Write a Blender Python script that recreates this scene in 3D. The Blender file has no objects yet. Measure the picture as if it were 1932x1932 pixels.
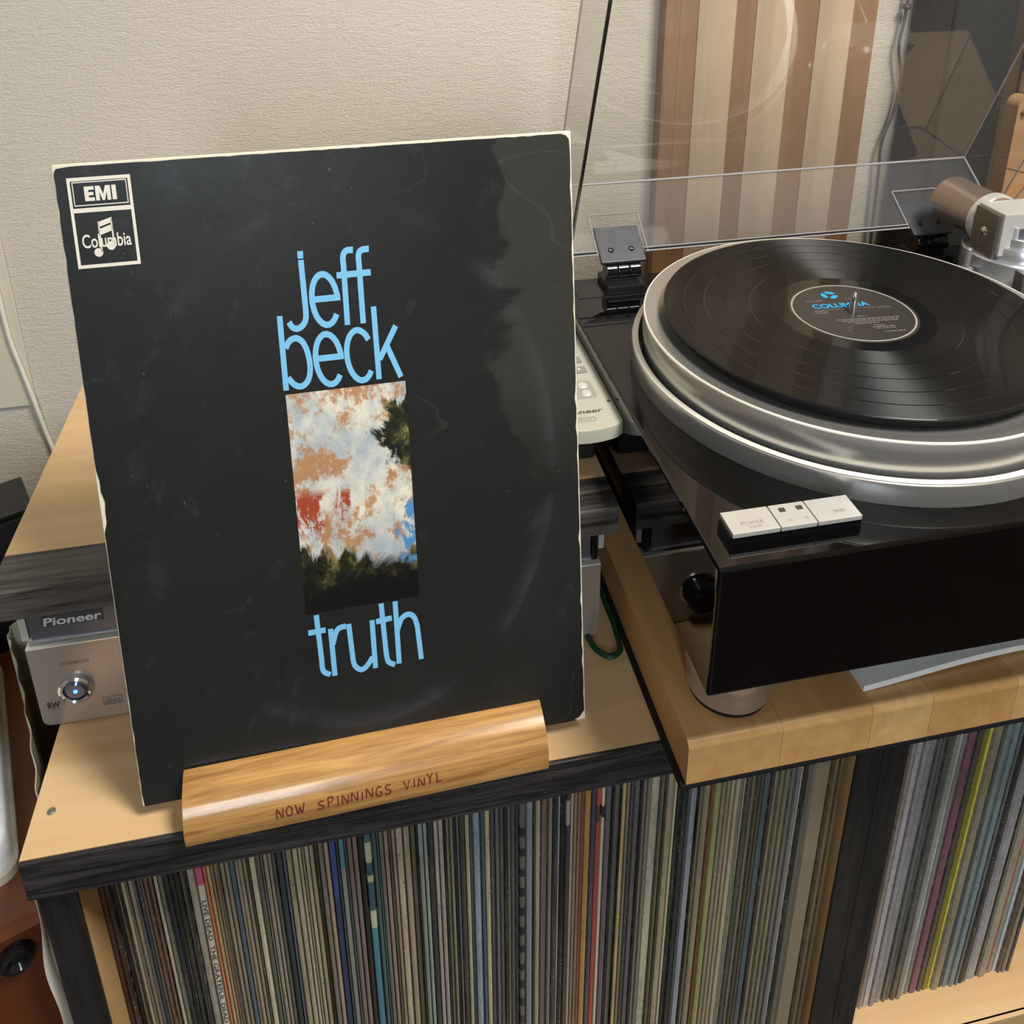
import bpy, bmesh, math, random
from mathutils import Matrix, Vector
random.seed(7)
SC = bpy.context.scene
COL = SC.collection
PI = math.pi

# ------------------------------------------------------------------ camera
cam_d = bpy.data.cameras.new('camera')
cam = bpy.data.objects.new('camera', cam_d); COL.objects.link(cam)
_a, _b, _c = -0.1928, -0.3572, 0.0059           # yaw, pitch, roll
_R = Matrix.Rotation(_a, 3, 'Z') @ Matrix.Rotation(_b, 3, 'X') @ Matrix.Rotation(_c, 3, 'Y')
_r, _f, _u = _R.col[0], _R.col[1], _R.col[2]
cam.matrix_world = Matrix(((_r.x, _u.x, -_f.x, .2414), (_r.y, _u.y, -_f.y, -.4528), (_r.z, _u.z, -_f.z, .6119), (0, 0, 0, 1)))
cam_d.sensor_fit = 'HORIZONTAL'; cam_d.sensor_width = 36.0
cam_d.lens = 1697.91 / 1932 * 36
cam_d.shift_x = (966 - 961.39) / 1932
cam_d.shift_y = (374.385 - 966) / 1932
cam_d.clip_start = .01
SC.camera = cam

# ------------------------------------------------------------------ world, light, exposure
W = bpy.data.worlds.new('world'); SC.world = W; W.use_nodes = True
W.node_tree.nodes['Background'].inputs[0].default_value = (.75, .85, 1, 1)
W.node_tree.nodes['Background'].inputs[1].default_value = 1.0
SC.view_settings.view_transform = 'Standard'; SC.view_settings.look = 'None'
SC.view_settings.gamma = 1; SC.view_settings.use_curve_mapping = False
SC.view_settings.exposure = 0.0
SC.cycles.use_denoising = True
SC.cycles.max_bounces = 5; SC.cycles.diffuse_bounces = 2; SC.cycles.glossy_bounces = 4; SC.cycles.transparent_max_bounces = 16
SC.cycles.use_adaptive_sampling = True; SC.cycles.adaptive_threshold = .05; SC.cycles.adaptive_min_samples = 12
SC.cycles.sample_clamp_indirect = 6
def area(name, loc, target, sx, sy, power, color):
    d = bpy.data.lights.new(name, 'AREA'); d.shape = 'RECTANGLE'; d.size = sx; d.size_y = sy
    d.energy = power; d.color = color
    o = bpy.data.objects.new(name, d); COL.objects.link(o); o.location = loc
    o.rotation_euler = (Vector(target) - Vector(loc)).to_track_quat('-Z', 'Y').to_euler()
    return o
LAMP = (1.0, -.55, 1.86)
area('ceiling_lamp_light', (LAMP[0], LAMP[1], LAMP[2] - .075), (LAMP[0], LAMP[1], 0), .5, .5, 49, (1, .965, .91))
area('window_light', (-.10, -2.585, 1.0), (-.10, 0, .6), .46, 1.16, 26, (.80, .90, 1))

# ------------------------------------------------------------------ helpers
def lin(h, g=1.0):
    h = h.lstrip('#'); o = []
    for i in (0, 2, 4):
        c = int(h[i:i + 2], 16) / 255
        o.append(min(1.0, (c / 12.92 if c <= .04045 else ((c + .055) / 1.055) ** 2.4) * g))
    return tuple(o) + (1.0,)
MATS = {}
def mat(name, color='888888', rough=.5, metal=0.0, spec=.5, coat=0.0, emit=None, es=1.0, aniso=0.0, arot=0.0):
    if name in MATS: return MATS[name]
    m = bpy.data.materials.new(name); m.use_nodes = True
    b = m.node_tree.nodes['Principled BSDF']
    b.inputs['Base Color'].default_value = lin(color) if isinstance(color, str) else tuple(color) + (1,) * (4 - len(color))
    b.inputs['Roughness'].default_value = rough; b.inputs['Metallic'].default_value = metal
    b.inputs['Specular IOR Level'].default_value = spec
    b.inputs['Coat Weight'].default_value = coat; b.inputs['Coat Roughness'].default_value = .08
    if emit:
        b.inputs['Emission Color'].default_value = lin(emit); b.inputs['Emission Strength'].default_value = es
    if aniso:
        b.inputs['Anisotropic'].default_value = aniso; b.inputs['Anisotropic Rotation'].default_value = arot
        t = m.node_tree.nodes.new('ShaderNodeTangent'); t.direction_type = 'RADIAL'; t.axis = 'Z'
        m.node_tree.links.new(t.outputs[0], b.inputs['Tangent'])
    MATS[name] = m
    return m
class NT:
    """small node-graph writer"""
    def __init__(s, m):
        s.t = m.node_tree; s.b = s.t.nodes['Principled BSDF']
    def n(s, typ, **kw):
        x = s.t.nodes.new(typ)
        for k, v in kw.items(): setattr(x, k, v)
        return x
    def l(s, a, b): s.t.links.new(a, b)
    def coord(s, scale=(1, 1, 1), loc=(0, 0, 0), rot=(0, 0, 0), out='Object'):
        c = s.n('ShaderNodeTexCoord'); m = s.n('ShaderNodeMapping')
        m.inputs['Scale'].default_value = scale; m.inputs['Location'].default_value = loc; m.inputs['Rotation'].default_value = rot
        s.l(c.outputs[out], m.inputs[0]); return m.outputs[0]
    def noise(s, vec, scale=5, detail=3, rough=.5, dist=0):
        x = s.n('ShaderNodeTexNoise'); x.inputs['Scale'].default_value = scale; x.inputs['Detail'].default_value = detail
        x.inputs['Roughness'].default_value = rough; x.inputs['Distortion'].default_value = dist
        s.l(vec, x.inputs['Vector']); return x.outputs['Fac']
    def ramp(s, fac, stops, mode='LINEAR'):
        r = s.n('ShaderNodeValToRGB'); e = r.color_ramp; e.interpolation = mode
        while len(e.elements) < len(stops): e.elements.new(.5)
        for i, (p, c) in enumerate(stops):
            e.elements[i].position = p; e.elements[i].color = lin(c) if isinstance(c, str) else (c, c, c, 1) if not isinstance(c, tuple) else c
        s.l(fac, r.inputs[0]); return r.outputs[0]
    def math(s, op, a, b=None, c=None):
        x = s.n('ShaderNodeMath', operation=op)
        for i, v in enumerate((a, b, c)):
            if v is None: continue
            if isinstance(v, (int, float)): x.inputs[i].default_value = v
            else: s.l(v, x.inputs[i])
        return x.outputs[0]
    def mix(s, fac, a, b, blend='MIX'):
        x = s.n('ShaderNodeMix', data_type='RGBA', blend_type=blend)
        for sock, v in ((x.inputs[0], fac), (x.inputs[6], a), (x.inputs[7], b)):
            if isinstance(v, str): sock.default_value = lin(v)
            elif isinstance(v, (int, float)): sock.default_value = v
            elif isinstance(v, tuple): sock.default_value = v
            else: s.l(v, sock)
        return x.outputs[2]
    def bump(s, h, strength=.3, dist=.001):
        x = s.n('ShaderNodeBump'); x.inputs['Strength'].default_value = strength; x.inputs['Distance'].default_value = dist
        s.l(h, x.inputs['Height']); s.l(x.outputs[0], s.b.inputs['Normal'])
    def xyz(s, vec):
        x = s.n('ShaderNodeSeparateXYZ'); s.l(vec, x.inputs[0]); return x.outputs
    def base(s, c): s.l(c, s.b.inputs['Base Color'])

# ---- bmesh shapes
def BM(): return bmesh.new()
def add_box(bm, x0, x1, y0, y1, z0, z1, bev=0, seg=2):
    vs = [bm.verts.new(p) for p in ((x0, y0, z0), (x1, y0, z0), (x1, y1, z0), (x0, y1, z0), (x0, y0, z1), (x1, y0, z1), (x1, y1, z1), (x0, y1, z1))]
    fs = [bm.faces.new([vs[i] for i in f]) for f in ((3, 2, 1, 0), (4, 5, 6, 7), (0, 1, 5, 4), (1, 2, 6, 5), (2, 3, 7, 6), (3, 0, 4, 7))]
    if bev:
        es = list({e for f in fs for e in f.edges})
        bmesh.ops.bevel(bm, geom=es, offset=bev, segments=seg, profile=.5, affect='EDGES', clamp_overlap=True)
    return bm
def box(x0, x1, y0, y1, z0, z1, bev=0, seg=2): return add_box(BM(), x0, x1, y0, y1, z0, z1, bev, seg)
def add_lathe(bm, prof, n=48, M=None, closed=False):
    """prof: list of (r, z); rotates about z"""
    rings = []
    for r, z in prof:
        if r < 1e-6: rings.append([bm.verts.new((0, 0, z))])
        else: rings.append([bm.verts.new((r * math.cos(2 * PI * i / n), r * math.sin(2 * PI * i / n), z)) for i in range(n)])
    if closed: rings.append(rings[0])
    for a, b in zip(rings, rings[1:]):
        for i in range(n):
            j = (i + 1) % n
            if len(a) == 1 and len(b) == 1: continue
            if len(a) == 1: f = (a[0], b[j], b[i])
            elif len(b) == 1: f = (a[i], a[j], b[0])
            else: f = (a[i], a[j], b[j], b[i])
            try: bm.faces.new(f)
            except ValueError: pass
    if M is not None: bmesh.ops.transform(bm, matrix=M, verts=[v for r in set(map(tuple, rings)) for v in r])
    return bm
def lathe(prof, n=48, M=None, closed=False):
    bm = add_lathe(BM(), prof, n, M, closed); bmesh.ops.recalc_face_normals(bm, faces=bm.faces[:]); return bm
def add_tube(bm, pts, r, n=8, cap=True):
    pts = [Vector(p) for p in pts]; rings = []; up = Vector((0, 0, 1))
    prev = None
    for i, p in enumerate(pts):
        t = (pts[min(i + 1, len(pts) - 1)] - pts[max(i - 1, 0)]).normalized()
        if prev is None:
            a = t.cross(up)
            if a.length < 1e-3: a = t.cross(Vector((1, 0, 0)))
        else: a = prev - t * prev.dot(t)
        a.normalize(); prev = a; b = t.cross(a)
        rr = r[i] if isinstance(r, (list, tuple)) else r
        rings.append([bm.verts.new(p + (a * math.cos(2 * PI * k / n) + b * math.sin(2 * PI * k / n)) * rr) for k in range(n)])
    for a, b in zip(rings, rings[1:]):
        for k in range(n): bm.faces.new((a[k], a[(k + 1) % n], b[(k + 1) % n], b[k]))
    if cap: bm.faces.new(rings[0]); bm.faces.new(rings[-1][::-1])
    return bm
def tube(pts, r, n=8, cap=True):
    bm = add_tube(BM(), pts, r, n, cap); bmesh.ops.recalc_face_normals(bm, faces=bm.faces[:]); return bm
def add_prism(bm, poly, fn0, fn1):
    """poly: list of 2D points; fn0/fn1 map (a, b) to 3D for both ends"""
    A = [bm.verts.new(fn0(*p)) for p in poly]; B = [bm.verts.new(fn1(*p)) for p in poly]
    n = len(poly); fs = [bm.faces.new(A), bm.faces.new(B[::-1])]
    for i in range(n): fs.append(bm.faces.new((A[i], B[i], B[(i + 1) % n], A[(i + 1) % n])))
    bmesh.ops.recalc_face_normals(bm, faces=fs)
    return bm
def prism_x(poly, x0, x1): return add_prism(BM(), poly, lambda a, b: (x0, a, b), lambda a, b: (x1, a, b))
def prism_y(poly, y0, y1): return add_prism(BM(), poly, lambda a, b: (a, y0, b), lambda a, b: (a, y1, b))
def prism_z(poly, z0, z1): return add_prism(BM(), poly, lambda a, b: (a, b, z0), lambda a, b: (a, b, z1))
def smooth_pts(pts, n=5):
    P = [Vector(p) for p in pts]; o = []
    for i in range(len(P) - 1):
        p0, p1, p2, p3 = P[max(i - 1, 0)], P[i], P[i + 1], P[min(i + 2, len(P) - 1)]
        for k in range(n):
            t = k / n
            o.append(.5 * (2 * p1 + (p2 - p0) * t + (2 * p0 - 5 * p1 + 4 * p2 - p3) * t * t + (3 * p1 - p0 - 3 * p2 + p3) * t ** 3))
    o.append(P[-1]); return o
def rrect(x0, x1, z0, z1, r, n=5, corners=(1, 1, 1, 1)):
    """rounded rectangle, corners order: bl, br, tr, tl"""
    o = []
    for (cx, cz, a0), on in zip(((x0 + r, z0 + r, PI), (x1 - r, z0 + r, 1.5 * PI), (x1 - r, z1 - r, 0), (x0 + r, z1 - r, .5 * PI)), corners):
        if on:
            for k in range(n + 1):
                a = a0 + k * PI / 2 / n; o.append((cx + r * math.cos(a), cz + r * math.sin(a)))
        else:
            o.append((x0 if cx < (x0 + x1) / 2 else x1, z0 if cz < (z0 + z1) / 2 else z1))
    return o
def frame(o, u, v):
    u = Vector(u).normalized(); v = Vector(v).normalized(); w = u.cross(v)
    return Matrix(((u.x, v.x, w.x, o[0]), (u.y, v.y, w.y, o[1]), (u.z, v.z, w.z, o[2]), (0, 0, 0, 1)))
def ribbons(strokes, w, asp=1.0, depth=.0):
    """flat 2D strokes (x, y) -> ribbon faces of width w; asp = how much wider a horizontal stroke is"""
    bm = BM()
    for si, s in enumerate(strokes):
        dz = depth + si * .000015
        P = [Vector((x, y / asp)) for x, y in s]; L = []; Rr = []
        for i, p in enumerate(P):
            a = (p - P[i - 1]).normalized() if i > 0 else None
            b = (P[i + 1] - p).normalized() if i < len(P) - 1 else None
            t = ((a or b) + (b or a)).normalized(); nn = Vector((-t.y, t.x)); k = 1 / max(.6, nn.dot(Vector((-(a or b).y, (a or b).x))))
            L.append(bm.verts.new((p.x + nn.x * w / 2 * k, (p.y + nn.y * w / 2 * k) * asp, dz)))
            Rr.append(bm.verts.new((p.x - nn.x * w / 2 * k, (p.y - nn.y * w / 2 * k) * asp, dz)))
        for i in range(len(P) - 1): bm.faces.new((Rr[i], Rr[i + 1], L[i + 1], L[i]))
    return bm
def text_bm(s, x0, x1, y0, y1, bold=0.0, depth=.0, shear=0.0):
    """lettering fitted into the rectangle x0..x1, y0..y1 (flat print)"""
    c = bpy.data.curves.new('lettering', 'FONT'); c.body = s; c.size = 1; c.offset = bold; c.shear = shear; c.fill_mode = 'FRONT'; c.resolution_u = 4
    o = bpy.data.objects.new('lettering', c); COL.objects.link(o)
    dg = bpy.context.evaluated_depsgraph_get(); dg.update()
    me = bpy.data.meshes.new_from_object(o.evaluated_get(dg))
    bm = BM(); bm.from_mesh(me); bpy.data.objects.remove(o); bpy.data.curves.remove(c); bpy.data.meshes.remove(me)
    X = [v.co.x for v in bm.verts]; Y = [v.co.y for v in bm.verts]
    ax, bx, ay, by = min(X), max(X), min(Y), max(Y)
    for v in bm.verts:
        v.co = Vector((x0 + (v.co.x - ax) / (bx - ax) * (x1 - x0), y0 + (v.co.y - ay) / (by - ay) * (y1 - y0), depth))
    return bm
def xf(bm, M): bmesh.ops.transform(bm, matrix=M, verts=bm.verts[:]); return bm
def merge(*bms):
    a = bms[0]
    for b in bms[1:]:
        me = bpy.data.meshes.new('tmp'); b.to_mesh(me); a.from_mesh(me); bpy.data.meshes.remove(me); b.free()
    return a

# ---- scene objects
MW = {}
def thing(name, label, cat, loc=(0, 0, 0), rotz=0, group=None):
    o = bpy.data.objects.new(name, None); COL.objects.link(o); o.empty_display_size = .02
    o.location = loc; o.rotation_euler = (0, 0, rotz)
    MW[o] = Matrix.Translation(loc) @ Matrix.Rotation(rotz, 4, 'Z')
    return tag(o, label, cat, group)
def tag(o, label=None, cat=None, group=None, kind=None):
    if label: o['label'] = label
    if cat: o['category'] = cat
    if group: o['group'] = group
    if kind: o['kind'] = kind
    return o
def obj(name, bm, m, parent=None, smooth=True, local=False, ang=35, label=None, loc=None):
    """bm in world coordinates (or in the parent's own with local=True); links ONE mesh object"""
    me = bpy.data.meshes.new(name)
    M = Matrix.Identity(4)
    if parent is not None and not local: M = MW[parent].inverted()
    if parent is None and loc is not None: M = Matrix.Translation(-Vector(loc))
    if M != Matrix.Identity(4): bmesh.ops.transform(bm, matrix=M, verts=bm.verts[:])
    bm.normal_update(); bm.to_mesh(me); bm.free()
    if smooth:
        for p in me.polygons: p.use_smooth = True
        me.set_sharp_from_angle(angle=math.radians(ang))
    me.materials.append(m)
    o = bpy.data.objects.new(name, me); COL.objects.link(o)
    if smooth and len(me.polygons) < 260:
        wn = o.modifiers.new('face_weighted_normals', 'WEIGHTED_NORMAL'); wn.keep_sharp = True; wn.weight = 100
    if parent is not None: o.parent = parent; MW[o] = MW[parent].copy()
    else:
        MW[o] = Matrix.Identity(4)
        if loc is not None: o.location = loc; MW[o] = Matrix.Translation(loc)
    if label: o['label'] = label
    return o
def struct(name, bm, m, smooth=False): return tag(obj(name, bm, m, None, smooth), kind='structure')

# ---- measured spines (x0, x1, colour) and the title's letter strokes (mm on the sleeve)
SPINES_L = [(0.0261, 0.0302, '3a2018'), (0.0302, 0.0344, '2b2018'), (0.0344, 0.0385, '221c18'), (0.0385, 0.0404, '5a5248'), (0.0404, 0.0418, '3c3428'), (0.0418, 0.045, 'a09478'), (0.045, 0.0467, '6b6255'), (0.0467, 0.0502, '8d8070'), (0.0502, 0.0525, '55504d'), (0.0525, 0.0554, '3c4248'), (0.0554, 0.0577, '5b4a40'), (0.0577, 0.0608, '5a4438'), (0.0608, 0.0639, '634b3c'), (0.0639, 0.0648, '38241c'), (0.0648, 0.0677, 'a29a8a'), (0.0677, 0.071, '5d6052'), (0.071, 0.0749, '2c2a30'), (0.0749, 0.0768, '3a393c'), (0.0768, 0.0787, '2b2c28'), (0.0787, 0.0825, '24241e'), (0.0825, 0.0859, '55564c'), (0.0859, 0.0871, '15120e'), (0.0871, 0.0936, '938a7b'), (0.0936, 0.1, 'LIVE'), (0.1, 0.1024, 'b06a4a'), (0.1024, 0.1054, 'a88a60'), (0.1054, 0.1073, '94826a'), (0.1073, 0.1098, '8c7a62'), (0.1098, 0.1118, '5a5044'), (0.1118, 0.1152, '857a68'), (0.1152, 0.1187, '807462'), (0.1187, 0.1227, '4a5560'), (0.1227, 0.1252, '998b75'), (0.1252, 0.1287, '857868'), (0.1287, 0.1317, '7c7060'), (0.1317, 0.1327, '4a4234'), (0.1327, 0.138, 'b0a68c'), (0.138, 0.1418, '55554a'), (0.1418, 0.1433, '6a6a5c'), (0.1433, 0.1469, '8a8070'), (0.1469, 0.1499, '857b6b'), (0.1499, 0.1525, '4c5048'), (0.1525, 0.1576, 'HEAVY'), (0.1576, 0.1602, '5c5c68'), (0.1602, 0.1648, '8a8068'), (0.1648, 0.1695, '9a9078'), (0.1695, 0.172, 'a59c86'), (0.172, 0.1741, '857a64'), (0.1741, 0.1777, '9f967f'), (0.1777, 0.1813, '8b8068'), (0.1813, 0.1844, '3a3428'), (0.1844, 0.1886, '6b655a'), (0.1886, 0.1923, '9a8474'), (0.1923, 0.198, 'BLUE'), (0.198, 0.1996, '3a4048'), (0.1996, 0.2044, 'TEAL'), (0.2044, 0.2059, '4c5050'), (0.2059, 0.2102, '6f625c'), (0.2102, 0.2144, '75655c'), (0.2144, 0.2187, 'BLACKT'), (0.2187, 0.2254, 'PALE'), (0.2254, 0.2289, '3c5450'), (0.2289, 0.2305, '50605c'), (0.2305, 0.2343, '62635c'), (0.2343, 0.2381, '8a7666'), (0.2381, 0.2403, '4a443c'), (0.2403, 0.2435, '8a7a68'), (0.2435, 0.2496, 'a8987f'), (0.2496, 0.255, '8f806e'), (0.255, 0.2595, '55503f'), (0.2595, 0.2608, '201c16'), (0.2608, 0.2652, 'GREEN'), (0.2652, 0.2685, '8a9088'), (0.2685, 0.2735, '333430'), (0.2735, 0.2773, 'a0968a'), (0.2773, 0.2812, '9a9084'), (0.2812, 0.2829, '2a2622'), (0.2829, 0.286, '6f6d58'), (0.286, 0.289, '74725c'), (0.289, 0.2913, '26262a'), (0.2913, 0.2935, '5c6060'), (0.2935, 0.2983, '3a332a'), (0.2983, 0.302, '9a9a7c'), (0.302, 0.3045, '4a4a4c'), (0.3045, 0.3108, '7c8a92'), (0.3108, 0.3142, '37525c'), (0.3142, 0.3188, 'aaa27c'), (0.3188, 0.3228, '504c4a'), (0.3228, 0.326, '5e5f60'), (0.326, 0.33, '4a4548'), (0.33, 0.3332, '221f1c'), (0.3332, 0.3358, '6c6e5e'), (0.3358, 0.3396, '4a4c4c'), (0.3396, 0.3425, '3c3a38'), (0.3425, 0.3481, 'CHECK'), (0.3481, 0.3545, 'GREYT'), (0.3545, 0.3563, '3a3c38'), (0.3563, 0.361, '988e74'), (0.361, 0.367, '6a5a52'), (0.367, 0.3703, '77776a'), (0.3703, 0.375, '2c2c34'), (0.375, 0.3765, 'b0aea4'), (0.3765, 0.3815, '141414'), (0.3815, 0.3857, 'WORN'), (0.3857, 0.3884, 'b39880'), (0.3884, 0.3912, '8a7866'), (0.3912, 0.394, '846f5e'), (0.394, 0.397, '7a4a3c'), (0.397, 0.4031, 'a07c48'), (0.4031, 0.4076, '3c434c'), (0.4076, 0.4119, 'RED'), (0.4119, 0.4152, 'CREAMT'), (0.4152, 0.4207, '5a585c'), (0.4207, 0.4224, '1e1e20'), (0.4224, 0.4277, '55544e'), (0.4277, 0.4289, '1a1612'), (0.4289, 0.433, 'b69c6c'), (0.433, 0.4359, '7a7464'), (0.4359, 0.4394, '45423e'), (0.4394, 0.4442, '5e5a60'), (0.4442, 0.4459, '1c1a1c'), (0.4459, 0.4489, '757066'), (0.4489, 0.4518, '7a756a'), (0.4518, 0.4607, 'a5a08a'), (0.4607, 0.463, '6c6856'), (0.463, 0.4653, '3a362e'), (0.4653, 0.4715, '968870'), (0.4715, 0.4738, 'DASH'), (0.4738, 0.4783, '272a28'), (0.4783, 0.483, '2b2e2c'), (0.483, 0.4848, '55585c'), (0.4848, 0.4913, '84878c'), (0.4913, 0.4931, '1c1814'), (0.4931, 0.4957, '7a7058'), (0.4957, 0.4984, '807660'), (0.4984, 0.5029, '8c8068'), (0.5029, 0.5052, '7a4e34'), (0.5052, 0.5109, '8c8a5c'), (0.5109, 0.5148, '857a68'), (0.5148, 0.5186, '8a7f6c'), (0.5186, 0.5222, '9a8e74'), (0.5222, 0.5264, 'a09680'), (0.5264, 0.5306, '70705c'), (0.5306, 0.5318, 'c0bca0'), (0.5318, 0.536, '4a4844'), (0.536, 0.5396, '6f6a58'), (0.5396, 0.5426, '504c3c'), (0.5426, 0.5456, '554f40'), (0.5456, 0.5516, '4c565c'), (0.5516, 0.5552, '3a302c'), (0.5552, 0.5588, '857c68'), (0.5588, 0.5625, '77745c'), (0.5625, 0.565, '757058'), (0.565, 0.5685, '8a8468'), (0.5685, 0.5724, '6c6a64'), (0.5724, 0.5763, '72706a'), (0.5763, 0.5781, 'b4b2a4'), (0.5781, 0.5817, '2c2820'), (0.5817, 0.5865, '5c5e54'), (0.5865, 0.6046, 'PLASTIC'), (0.6046, 0.6088, '6a5c46'), (0.6088, 0.6133, '5e5038')]
SPINES_R = [(0.6947, 0.6993, '8a8480'), (0.6993, 0.7065, 'a39e9e'), (0.7065, 0.7129, '89868c'), (0.7129, 0.7214, '7e807e'), (0.7214, 0.7266, '5c5f5e'), (0.7266, 0.7309, '565856'), (0.7309, 0.7369, '4a4a46'), (0.7369, 0.7439, '7d8078'), (0.7439, 0.7474, 'a8a8a4'), (0.7474, 0.7526, '7a7a74'), (0.7526, 0.7623, '6e4a58'), (0.7623, 0.768, '4a4448'), (0.768, 0.7737, '77702f'), (0.7737, 0.7773, 'c4bc4c'), (0.7773, 0.7871, '807a68'), (0.7871, 0.7898, '4a4a48'), (0.7898, 0.797, '74807f'), (0.797, 0.8042, '708083'), (0.8042, 0.8087, '5a6266'), (0.8087, 0.816, '1e2222'), (0.816, 0.8187, '8c8c8c'), (0.8187, 0.8308, '8c8a8e'), (0.8308, 0.8323, '2c2a28'), (0.8323, 0.8423, '8f8a78'), (0.8423, 0.8445, 'c86a78'), (0.8445, 0.8505, '8f8a78'), (0.8505, 0.8555, 'a8b0b8'), (0.8555, 0.8595, '5a4a40'), (0.8595, 0.8655, '7a7468'), (0.8655, 0.8705, '3a3c40')]
LETTERS = [[[136.0,378.1],[135.9,373.3]],[[136.0,372.4],[136.3,341.0],[136.3,339.8],[136.3,338.1],[136.2,336.3],[136.1,334.7],[135.8,333.4],[135.4,332.2],[134.9,331.2],[134.3,330.3],[133.5,329.5],[132.6,328.7],[131.7,328.2],[130.8,327.9],[130.0,327.8],[129.1,327.9],[128.2,328.3],[127.5,328.8],[126.8,329.6],[126.2,330.8],[125.7,331.9],[125.3,332.7]],[[156.6,344.3],[156.3,348.7],[155.4,352.8],[154.2,356.3],[152.5,359.2],[150.6,361.1],[148.6,361.9],[146.6,361.7],[144.7,360.3],[143.1,358.0],[141.8,354.8],[141.0,351.0],[140.7,346.8],[140.9,342.5],[141.6,338.3],[142.7,334.6],[144.3,331.6],[146.2,329.4],[148.2,328.3],[150.3,328.4],[152.2,329.5],[153.9,331.7],[155.3,334.8]],[[141.2,345.8],[158.3,345.8]],[[161.5,326.8],[161.9,367.4],[161.8,368.4],[161.8,369.9],[161.9,371.4],[162.1,372.7],[162.4,373.7],[162.9,374.6],[163.5,375.3],[164.3,375.8],[165.3,376.1],[166.5,376.1],[167.7,376.0],[168.5,375.9]],[[157.1,360.2],[178.6,360.3]],[[171.5,326.8],[171.6,367.3],[171.5,368.4],[171.5,370.0],[171.6,371.6],[171.8,372.9],[172.2,373.8],[172.7,374.6],[173.4,375.1],[174.2,375.5],[175.2,375.7],[176.5,375.7],[177.6,375.7],[178.4,375.6]],[[120.0,337.3],[119.8,287.2]],[[121.9,315.4],[122.4,316.6],[123.2,318.3],[124.2,319.7],[125.3,320.7],[126.7,321.4],[128.0,321.7],[129.3,321.5],[130.6,320.8],[131.8,319.7],[132.9,318.1],[133.8,316.0],[134.6,313.7],[135.2,311.0],[135.6,308.0],[135.9,305.2],[136.0,302.5],[135.9,300.0],[135.6,297.7],[135.2,295.7],[134.6,293.9],[133.9,292.3],[133.0,291.1],[132.0,290.1],[131.0,289.4],[130.0,289.0],[129.0,288.9],[128.0,289.0],[126.9,289.4],[125.8,290.1],[124.7,291.1],[123.6,292.6],[122.5,294.4],[121.7,295.7]],[[156.0,304.2],[155.7,308.6],[154.8,312.7],[153.6,316.4],[151.9,319.3],[150.0,321.3],[148.0,322.2],[146.0,322.1],[144.1,320.8],[142.4,318.6],[141.1,315.5],[140.2,311.7],[139.8,307.5],[140.0,303.1],[140.6,298.9],[141.8,295.0],[143.3,291.8],[145.1,289.5],[147.1,288.2],[149.2,288.0],[151.2,288.9],[153.0,290.9],[154.4,293.8]],[[140.2,306.3],[157.4,306.3]],[[174.0,315.4],[172.7,318.3],[171.1,320.5],[169.3,322.0],[167.5,322.7],[165.7,322.5],[164.0,321.4],[162.5,319.6],[161.2,317.0],[160.3,313.9],[159.7,310.3],[159.6,306.5],[159.8,302.7],[160.5,298.9],[161.5,295.5],[162.9,292.6],[164.5,290.3],[166.2,288.8],[168.1,288.2],[169.9,288.4],[171.6,289.5],[173.2,291.4],[174.4,294.1]],[[178.7,337.4],[179.0,287.6]],[[192.0,322.9],[180.3,301.2]],[[185.3,310.5],[193.3,287.5]],[[125.5,123.6],[126.4,87.9],[126.4,86.4],[126.3,84.1],[126.4,81.7],[126.9,79.8],[127.8,78.5],[129.1,77.5],[130.5,76.7],[131.4,76.1]],[[119.2,110.9],[130.8,111.2]],[[134.1,111.4],[134.3,74.6]],[[134.8,99.1],[135.3,100.8],[135.9,103.1],[136.6,105.6],[137.4,107.6],[138.0,108.8],[138.6,109.7],[139.2,110.4],[140.0,110.9],[141.1,111.2],[142.5,111.4],[143.7,111.4],[144.5,111.4]],[[146.4,112.8],[147.2,90.2],[147.3,88.4],[147.3,85.9],[147.5,83.2],[147.9,80.9],[148.6,79.2],[149.5,77.8],[150.6,76.7],[151.6,76.0],[152.6,75.7],[153.7,75.9],[154.8,76.4],[155.9,77.3],[157.2,78.8],[158.7,80.8],[160.0,82.8],[160.9,84.1]],[[162.3,112.7],[162.2,75.0]],[[169.3,124.4],[170.2,86.8],[170.3,85.2],[170.4,82.9],[170.7,80.4],[171.2,78.5],[172.2,77.2],[173.5,76.2],[174.8,75.5],[175.8,74.9]],[[165.0,110.9],[175.9,111.9]],[[178.9,124.2],[178.7,75.2]],[[178.9,100.7],[179.5,102.5],[180.3,105.1],[181.3,107.7],[182.3,109.8],[183.4,111.0],[184.7,111.9],[185.9,112.4],[187.1,112.6],[188.2,112.4],[189.3,111.8],[190.3,110.9],[191.1,109.7],[191.8,107.9],[192.3,105.6],[192.7,103.4],[193.0,101.9],[194.3,75.6]]]

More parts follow.
